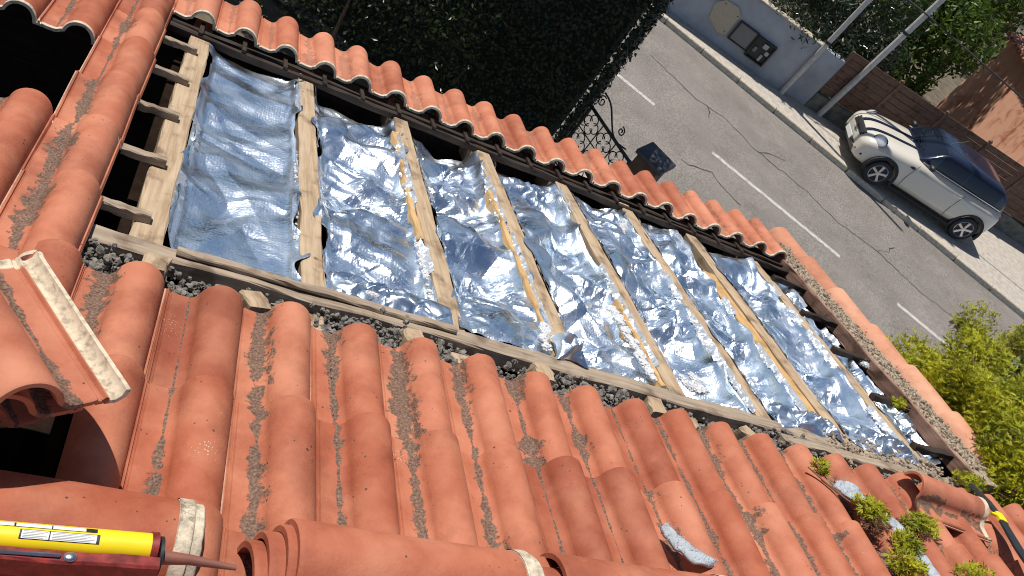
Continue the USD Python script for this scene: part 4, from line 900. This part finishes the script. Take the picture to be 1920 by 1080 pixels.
# rumpled foil heaps at the lower ends
def heap(label, u0, u1, v0, v1, z, seed, amp=.03):
    n1, n2 = int((u1 - u0) / .005), int((v1 - v0) / .005)
    x, y = np.meshgrid(np.linspace(0, 1, n1), np.linspace(0, 1, n2), indexing='ij'); P = np.stack([u0 + x * (u1 - u0), v0 + y * (v1 - v0)], -1).reshape(-1, 2)
    X, Y = x.ravel(), y.ravel(); bump_ = np.sin(np.pi * X) ** .5 * np.sin(np.pi * Y) ** .5
    zz = z + bump_ * .022 + crumple(P, seed, .015, .05, amp * 11, 90) * (.3 + bump_)
    nz = lambda s_: (meshkit.noise(np.c_[P * 16, np.zeros(len(P))], s_) - .5) * .05
    ii, jj = np.meshgrid(np.arange(n1 - 1), np.arange(n2 - 1), indexing='ij'); a = (ii * n2 + jj).ravel()
    F = np.concatenate([np.stack([a, a + n2, a + n2 + 1], 1), np.stack([a, a + n2 + 1, a + 1], 1)])
    obj('foil_scrap', (np.stack([P[:, 0] + nz(seed), P[:, 1] + nz(seed + 1), zz], 1), F), 'foil', None, RB, RO, smooth=True, label=label, cat='foil scrap')
heap('rumpled grey foil flap over the plate below the second sheet', .60, 1.06, .26, .43, -.022, 201)
heap('small bunched foil scrap at the foot of the fourth rafter', 1.50, 1.64, .27, .40, -.018, 202, .03)
heap('bunched foil scrap at the foot of the sixth and seventh rafter', 2.74, 3.14, .26, .42, -.02, 203)
heap('shredded foil heap at the far lower corner near the verge', 3.24, 3.72, .26, .44, -.018, 204, .035)
heap('torn foil rag hanging between verge board and last rafter', 3.84, 4.04, .55, .78, -.05, 205, .04)

# glass wool
def tuft(label, pts, seed, mat='wool', size=.03, hair=160, nblob=7, off=.0):
    size *= .68; nblob = int(nblob * 1.8); t = thing('glass_wool_tuft', label, 'insulation tuft'); r = np.random.default_rng(seed); ms = []
    pts = np.array(pts, float); base = trimesh.creation.icosphere(3, 1.0); C_ = []
    for k in range(nblob):
        a = r.random() * (len(pts) - 1); i = min(int(a), len(pts) - 2); c_ = pts[i] + (pts[i + 1] - pts[i]) * (a - i) + r.normal(0, size * .25, 3) * [1, 1, .4]
        d = .3 + 1.3 * meshkit.fbm(base.vertices * 2.2 + r.uniform(0, 40, 3), 4, k); s = size * r.uniform(.4, 1.25)
        ms.append(xf(base, np.diag([s, s, s * .55])) if False else trimesh.Trimesh(base.vertices * d[:, None] * [s, s, s * .55] + c_, base.faces, process=False)); C_.append((c_, s))
    m = cat_(ms); obj('fluff', (RW(m.vertices), m.faces), mat, t, smooth=True, kind='stuff')
    cu = UsdGeom.BasisCurves.Define(stage, numbered(str(t.GetPath()), 'fibres')); Pn = []
    for k in range(hair):
        c_, s = C_[r.integers(len(C_))]; d = r.normal(size=3); d[2] = abs(d[2]) * .7; d /= np.linalg.norm(d)
        p0 = c_ + d * s * .6 * [1, 1, .55]; t_ = r.normal(size=3) * .5 + d; p1 = p0 + t_ * s * .5; p2 = p1 + (t_ + r.normal(size=3) * .8) * s * .35
        Pn += [p0, p1, p2]
    tag(cu.GetPrim(), kind='stuff'); cu.CreateTypeAttr('linear'); cu.CreatePointsAttr(Vt.Vec3fArray.FromNumpy(RW(np.array(Pn)).astype(np.float32))); cu.CreateCurveVertexCountsAttr([3] * hair)
    cu.CreateWidthsAttr([0.0011]); cu.SetWidthsInterpolation('constant'); UsdShade.MaterialBindingAPI.Apply(cu.GetPrim()).Bind(M[mat])
for k, (label, pts, size, nb) in enumerate([
    ('white wool strip along the left side of the second rafter', [(.475, .5, -.045), (.478, 1.1, -.045), (.476, 1.35, -.045)], .012, 22),
    ('white wool strip along the left side of the third rafter, lower half', [(1.02, .38, -.05), (1.01, .75, -.05), (1.02, .95, -.05)], .02, 20),
    ('white wool clump left of the foot of the fourth rafter', [(1.50, .36, -.035), (1.52, .46, -.04), (1.55, .52, -.04)], .034, 9),
    ('long white wool band left of the fifth rafter', [(2.05, .36, -.045), (2.04, .62, -.04), (2.03, .88, -.05)], .035, 26),
    ('white wool fluff spilling right of the fifth rafter foot', [(2.23, .42, -.04), (2.30, .36, -.03), (2.34, .5, -.05)], .035, 12),
    ('white wool at the upper end of the fifth and sixth rafter', [(2.42, 1.75, -.05), (2.50, 1.9, -.05), (2.58, 2.05, -.05)], .032, 14),
    ('thin white wool along the sixth rafter, lower half', [(2.71, .40, -.045), (2.715, .75, -.045), (2.72, 1.0, -.05)], .018, 18),
    ('white wool fluff on the foil flap below the second sheet', [(.63, .36, -.012), (.72, .34, -.012), (.80, .33, -.014)], .018, 9),
    ('white wool heap at the far lower corner by the verge', [(3.42, .34, -.02), (3.55, .32, -.02), (3.68, .36, -.03)], .028, 16),
    ('small white wool ball beside the verge board', [(4.02, 1.22, -.03), (4.05, 1.16, -.02)], .035, 5)]):
    tuft(label, pts, 300 + k, 'wool', size, 140, nb)

# grey felt scraps lying on the right-hand tiles
def ribbon(label, path, wdt, seed):
    r = np.random.default_rng(seed); path = np.array(path, float); n_ = 60; tt = np.linspace(0, len(path) - 1, n_)
    P = np.stack([np.interp(tt, np.arange(len(path)), path[:, j]) for j in range(3)], 1)
    T = np.gradient(P, axis=0); T /= np.linalg.norm(T, axis=1, keepdims=True); Sd = np.stack([-T[:, 1], T[:, 0], 0 * T[:, 0]], 1); k = 13; top = []
    for i in range(n_):
        wv = wdt * (1 + .35 * (meshkit.noise(np.array([tt[i] * 2.5, seed, 0.]), seed) - .5)) * min(1, .35 + 3.5 * min(i, n_ - 1 - i) / n_)
        q = np.linspace(-.5, .5, k)
        top.append(P[i] + Sd[i] * (q * wv)[:, None] + np.stack([0 * q, 0 * q, .012 * np.cos(q * math.pi) + .008 * (meshkit.noise(np.c_[q * 6 + seed, np.full(k, tt[i] * 4), 0 * q], seed) - .5)], 1))
    top = np.array(top); bot = top - [0, 0, .008]; V = np.concatenate([top.reshape(-1, 3), bot.reshape(-1, 3)]); o = n_ * k; F = []
    for i in range(n_ - 1):
        for j in range(k - 1):
            q = i * k + j; F += [(q, q + k, q + k + 1), (q, q + k + 1, q + 1), (o + q, o + q + k + 1, o + q + k), (o + q, o + q + 1, o + q + k + 1)]
        for j in (0, k - 1): q = i * k + j; F += [(q, o + q, o + q + k), (q, o + q + k, q + k)]
    m = trimesh.Trimesh(V, np.array(F), process=False); m.fix_normals()
    t = thing('felt_scrap', label, 'insulation scrap'); obj('felt', (RW(m.vertices), m.faces), 'felt', t, smooth=True)
    Pn = []; tp = top.reshape(-1, 3)
    for k in range(90):
        p0 = tp[r.integers(len(tp))]; d = r.normal(size=3); d[2] = abs(d[2]); d /= np.linalg.norm(d); p1 = p0 + d * .008; Pn += [p0, p1, p1 + (d + r.normal(size=3)) * .006]
    cu = UsdGeom.BasisCurves.Define(stage, numbered(str(t.GetPath()), 'fibres')); tag(cu.GetPrim(), kind='stuff'); cu.CreateTypeAttr('linear'); cu.CreatePointsAttr(Vt.Vec3fArray.FromNumpy(RW(np.array(Pn)).astype(np.float32)))
    cu.CreateCurveVertexCountsAttr([3] * 90); cu.CreateWidthsAttr([0.0008]); cu.SetWidthsInterpolation('constant'); UsdShade.MaterialBindingAPI.Apply(cu.GetPrim()).Bind(M['felt'])
ribbon('pale grey felt strip winding over tiles toward the bottom edge', [(2.74, -.31, .10), (2.85, -.36, .085), (2.87, -.45, .085), (2.85, -.55, .09), (2.86, -.68, .09)], .085, 5)
ribbon('short grey felt scrap by a green sprig on the right tiles', [(2.63, -.20, .08), (2.70, -.24, .10), (2.75, -.30, .08)], .10, 6)
ribbon('lone pale felt scrap at the bottom edge, right of the ridge tiles', [(1.575, -.60, .075), (1.60, -.65, .075), (1.64, -.70, .08), (1.70, -.725, .085)], .06, 7)

# ------------------------------------------------------------------ loose tiles
def loose(name, label, B, o, mesh=None, mat='tile_loose', cat='roof tile'):
    return obj(name, TM[0] if mesh is None else mesh, mat, None, RB @ B, RW(o), smooth=35, label=label, cat=cat)
TL2 = tile_mesh(.45, seed=31, wide=True)
loose('loose_roof_tile', 'loose interlocking tile with cream edge lying crooked on the roof, left', rotz(math.radians(-147.7)) @ roty(math.radians(-2)), (-.143, -.850, .272), TL2)
loose('loose_roof_tile', 'shaded tile directly beneath the crooked loose one, left edge', rotz(math.radians(-150)), (-.185, -.800, .185), TM[1])
loose('loose_roof_tile', 'lowest tile of the loose pile, lying in deep shade at the left edge', rotz(math.radians(-145)), (-.225, -.760, .10), TM[3])
loose('loose_roof_tile', 'dirt covered tile turned sideways beside the pry bar, lower right', rotz(math.radians(90)) @ rotz(math.radians(-5)) @ roty(math.radians(-14)), (3.15, -.11, .085), TM[2])
def ridge(label, o, ang, L_=.6, r0=.105, r1=.098, collar=True, seed=0, pitch=0.):
    B = rotz(ang) @ roty(pitch)
    t = thing('ridge_tile', label, 'ridge tile', RB @ B, RW(o))
    obj('barrel', half_round(L_ - (.045 if collar else 0), r0, r1, seed=seed), 'ridge', t, smooth=40)
    if collar:
        m = half_round(.050, r1 * .985, r1 * .985, seed=seed); m.vertices += [L_ - .05, 0, 0]; m.vertices += (meshkit.fbm(m.vertices * 60, 3, seed)[:, None] - .5) * .006 * np.array([1, 1, 1.]); obj('collar', m, 'cream', t, smooth=40)
        m = half_round(.012, r1 * 1.035, r1 * 1.04, th=.012, nv=2, seed=seed); m.vertices += [L_ - .052, 0, 0]; obj('bead', m, 'cream', t, smooth=40)
    return t
ridge('big ridge tile with cream collar lying above the sealant gun, bottom left', (-.42, -.905, .045), math.radians(0), .64, .105, .1, seed=1)
ridge('topmost ridge tile of the nested stack at the bottom edge', (.40, -.935, .065), math.radians(2), .60, .11, .1, seed=2)
for k, (nm, du, dv, dn) in enumerate([('second ridge tile down the nested stack', -.018, -.004, -.016), ('third ridge tile down the nested stack', -.050, -.016, -.034), ('lowest ridge tile of the nested stack', -.075, -.03, -.052)]):
    ridge(nm + ' at the bottom edge', (.40 + du, -.935 + dv, .065 + dn), math.radians(2 + .8 * (k + 1)), .55, .11 + .001 * k, .1, collar=False, seed=4 + k)
ridge('ridge tile at the bottom edge, right of the nested stack', (1.075, -.895, .05), math.radians(2), .62, .105, .098, seed=8)
ridge('lower ridge tile peeping from under the one right of the stack', (1.02, -.925, .03), math.radians(4), .5, .104, .1, collar=False, seed=9)

# ------------------------------------------------------------------ sealant gun, bottom left
gB = RB @ rotz(math.radians(4)); gO = RW([-.215, -1.068, .185])
g = thing('sealant_gun', 'worn red sealant gun with yellow cartridge on the ridge tile, bottom left', 'sealant gun', gB, gO)
cyl = trimesh.creation.cylinder(.026, .36, sections=36); cyl = xf(cyl, roty(math.pi / 2), (.15, .012, .022))
obj('cartridge', cyl, 'yellow', g, smooth=40)
def wrap(x0, x1, a0, a1, r_=.0264, k=8):
    a = np.radians(np.linspace(a0, a1, k)); V = [(x, .012 + r_ * math.cos(q), .022 + r_ * math.sin(q)) for x in (x0, x1) for q in a]
    F = [(j, j + k, j + k + 1) for j in range(k - 1)] + [(j, j + k + 1, j + 1) for j in range(k - 1)]
    m = trimesh.Trimesh(np.array(V), np.array(F), process=False); m.fix_normals()
    if m.face_normals[:, 2].mean() < 0: m.invert()
    return m
for nm, mt, q in (('label_panel', 'label_white', (-.02, .085, 95, 128)), ('label_panel', 'black', (.125, .245, 92, 128)), ('label_panel', 'label_white', (.128, .168, 95, 125)), ('label_panel', 'label_white', (.170, .240, 95, 125)),
                  ('label_panel', 'black', (.065, .24, 60, 84)), ('label_panel', 'label_white', (.085, .115, 63, 82)), ('label_panel', 'label_white', (.118, .17, 63, 82)), ('label_panel', 'label_white', (.172, .222, 63, 82))):
    obj(nm, wrap(*q, r_=.0264 if mt == 'black' or q[0] < 0 else .0267), mt, g)
for x0, x1 in ((.130, .166), (.173, .237)):
    for j in range(5):
        a = 98 + j * 5.5; obj('print_line', wrap(x0, x1 - .006 * (j % 3), a, a + 1.6, .027, 3), 'grey_box', g)
obj('end_ring', xf(trimesh.creation.cylinder(.029, .012, sections=30), roty(math.pi / 2), (.335, .012, .022)), 'gun_red', g, smooth=40)
obj('frame_rail', xf(wobbly(-.06, .345, -.022, .004, .0, .045, 14, .0008, 0, 3, .004), I3, (0, -.020, -.004)), 'gun_red', g, smooth=False)
obj('push_rod', tube([(-.06, -.032, .042), (.19, -.032, .044)], .0035, 6), 'steel', g)
obj('rivet', xf(trimesh.creation.icosphere(2, .009), np.diag([1.2, 1, .6]), (.205, -.032, .042)), 'steel', g)
obj('end_plate', xf(trimesh.creation.cylinder(.034, .006, sections=30), roty(math.pi / 2), (.347, .002, .016)), 'black', g, smooth=40)
obj('nozzle', tube([(.35, .0, .016), (.37, 0, .016), (.40, .0, .015), (.485, -.008, .012)], [.013, .0115, .0095, .005], 12), 'nozzle', g)

# ------------------------------------------------------------------ pry bar, sprigs
pb = thing('pry_bar', 'black handled pry bar with yellow blade tip, lower right', 'pry bar')
pp = np.array([(3.74, .03, .10), (3.71, -.10, .12), (3.66, -.22, .13), (3.58, -.40, .13), (3.52, -.62, .13)])
def flat_bar(P, wd, th):
    P = np.array(P, float); T = np.gradient(P, axis=0); T /= np.linalg.norm(T, axis=1, keepdims=True); S_ = np.cross(T, [0, 0, 1.]); S_ /= np.linalg.norm(S_, axis=1, keepdims=True); U_ = np.cross(S_, T); V = []
    for p, s_, u_, w_ in zip(P, S_, U_, wd):
        for a, b in ((-.5, -.3), (-.3, -.5), (.3, -.5), (.5, -.3), (.5, .3), (.3, .5), (-.3, .5), (-.5, .3)): V.append(p + s_ * w_ * a + u_ * th * b)
    F = []; n_ = len(P)
    for i in range(n_ - 1):
        for j in range(8): a, b = i * 8 + j, i * 8 + (j + 1) % 8; F += [(a, b, b + 8), (a, b + 8, a + 8)]
    for j in range(1, 7): F += [(0, j + 1, j), ((n_ - 1) * 8, (n_ - 1) * 8 + j, (n_ - 1) * 8 + j + 1)]
    m = trimesh.Trimesh(np.array(V), np.array(F), process=False); m.fix_normals(); return m
obj('handle', xf(flat_bar(pp, [.022, .030, .040, .052, .060], .018), RB, RO), 'tool_black', pb, smooth=30)
obj('yellow_grip', xf(flat_bar([(3.676, -.185, .131), (3.664, -.212, .132), (3.650, -.24, .132)], [.042, .046, .046], .021), RB, RO), 'yellow', pb, smooth=30)
obj('yellow_mark', xf(flat_bar([(3.668, -.205, .131), (3.640, -.195, .131), (3.615, -.19, .129)], [.022, .018, .008], .014), RB, RO), 'yellow', pb, smooth=30)
def sprig(label, c_, rad, n_, seed, stem, dry=False):
    t = thing('conifer_sprig', label, 'sprig'); P, Nn = blob_points([(c_, rad)], n_ * 3, .9, seed)
    V, F = sprays(P, Nn + np.array([0, 0, .3]), .028, seed + 1); obj('foliage', (RW(V), F), 'thuja', t, smooth=False)
    obj('stem', tube(RW(np.array(stem)), .0035, 5), 'twig', t)
    if dry:
        P, Nn = blob_points([((c_[0] - .02, c_[1] - .06, c_[2] - .02), tuple(np.array(rad) * .7))], n_, .9, seed + 3); V, F = sprays(P, Nn, .028, seed + 4); obj('dry_leaves', (RW(V), F), 'thuja_dry', t, smooth=False)
sprig('green sprig with brown base lying on the tiles left of the felt strip', (2.68, -.36, .125), (.075, .06, .035), 130, 71, [(2.55, -.20, .085), (2.60, -.30, .10), (2.68, -.38, .11)], True)
sprig('tiny green sprig on a bare twig, highest on the right tiles', (2.58, -.14, .10), (.03, .03, .025), 26, 73, [(2.52, -.14, .085), (2.56, -.22, .09), (2.66, -.36, .10)])
sprig('yellow green sprig between the felt strip and the sideways tile', (3.02, -.34, .09), (.12, .05, .035), 130, 75, [(2.9, -.32, .08), (3.1, -.4, .09)], True)
sprig('green sprig just right of the felt strip', (2.80, -.48, .10), (.06, .05, .035), 90, 77, [(2.75, -.52, .08), (2.82, -.45, .09)])
sprig('bright yellow sprig at the bottom edge beside the pry bar', (3.12, -.60, .10), (.11, .08, .04), 170, 79, [(3.0, -.55, .08), (3.15, -.65, .09)])
sprig('green sprig below the felt strip at the bottom edge', (2.70, -.58, .10), (.09, .05, .035), 90, 83, [(2.6, -.55, .08), (2.75, -.6, .09)])
sprig('green sprig growing over the far lower corner of the bare roof', (3.95, .16, .03), (.12, .05, .04), 90, 85, [(3.9, .15, 0), (4.05, .2, .02)])
sprig('green sprig against the inside of the verge board', (3.98, .78, .0), (.07, .03, .03), 40, 87, [(3.95, .8, -.02), (4.08, .75, 0)])
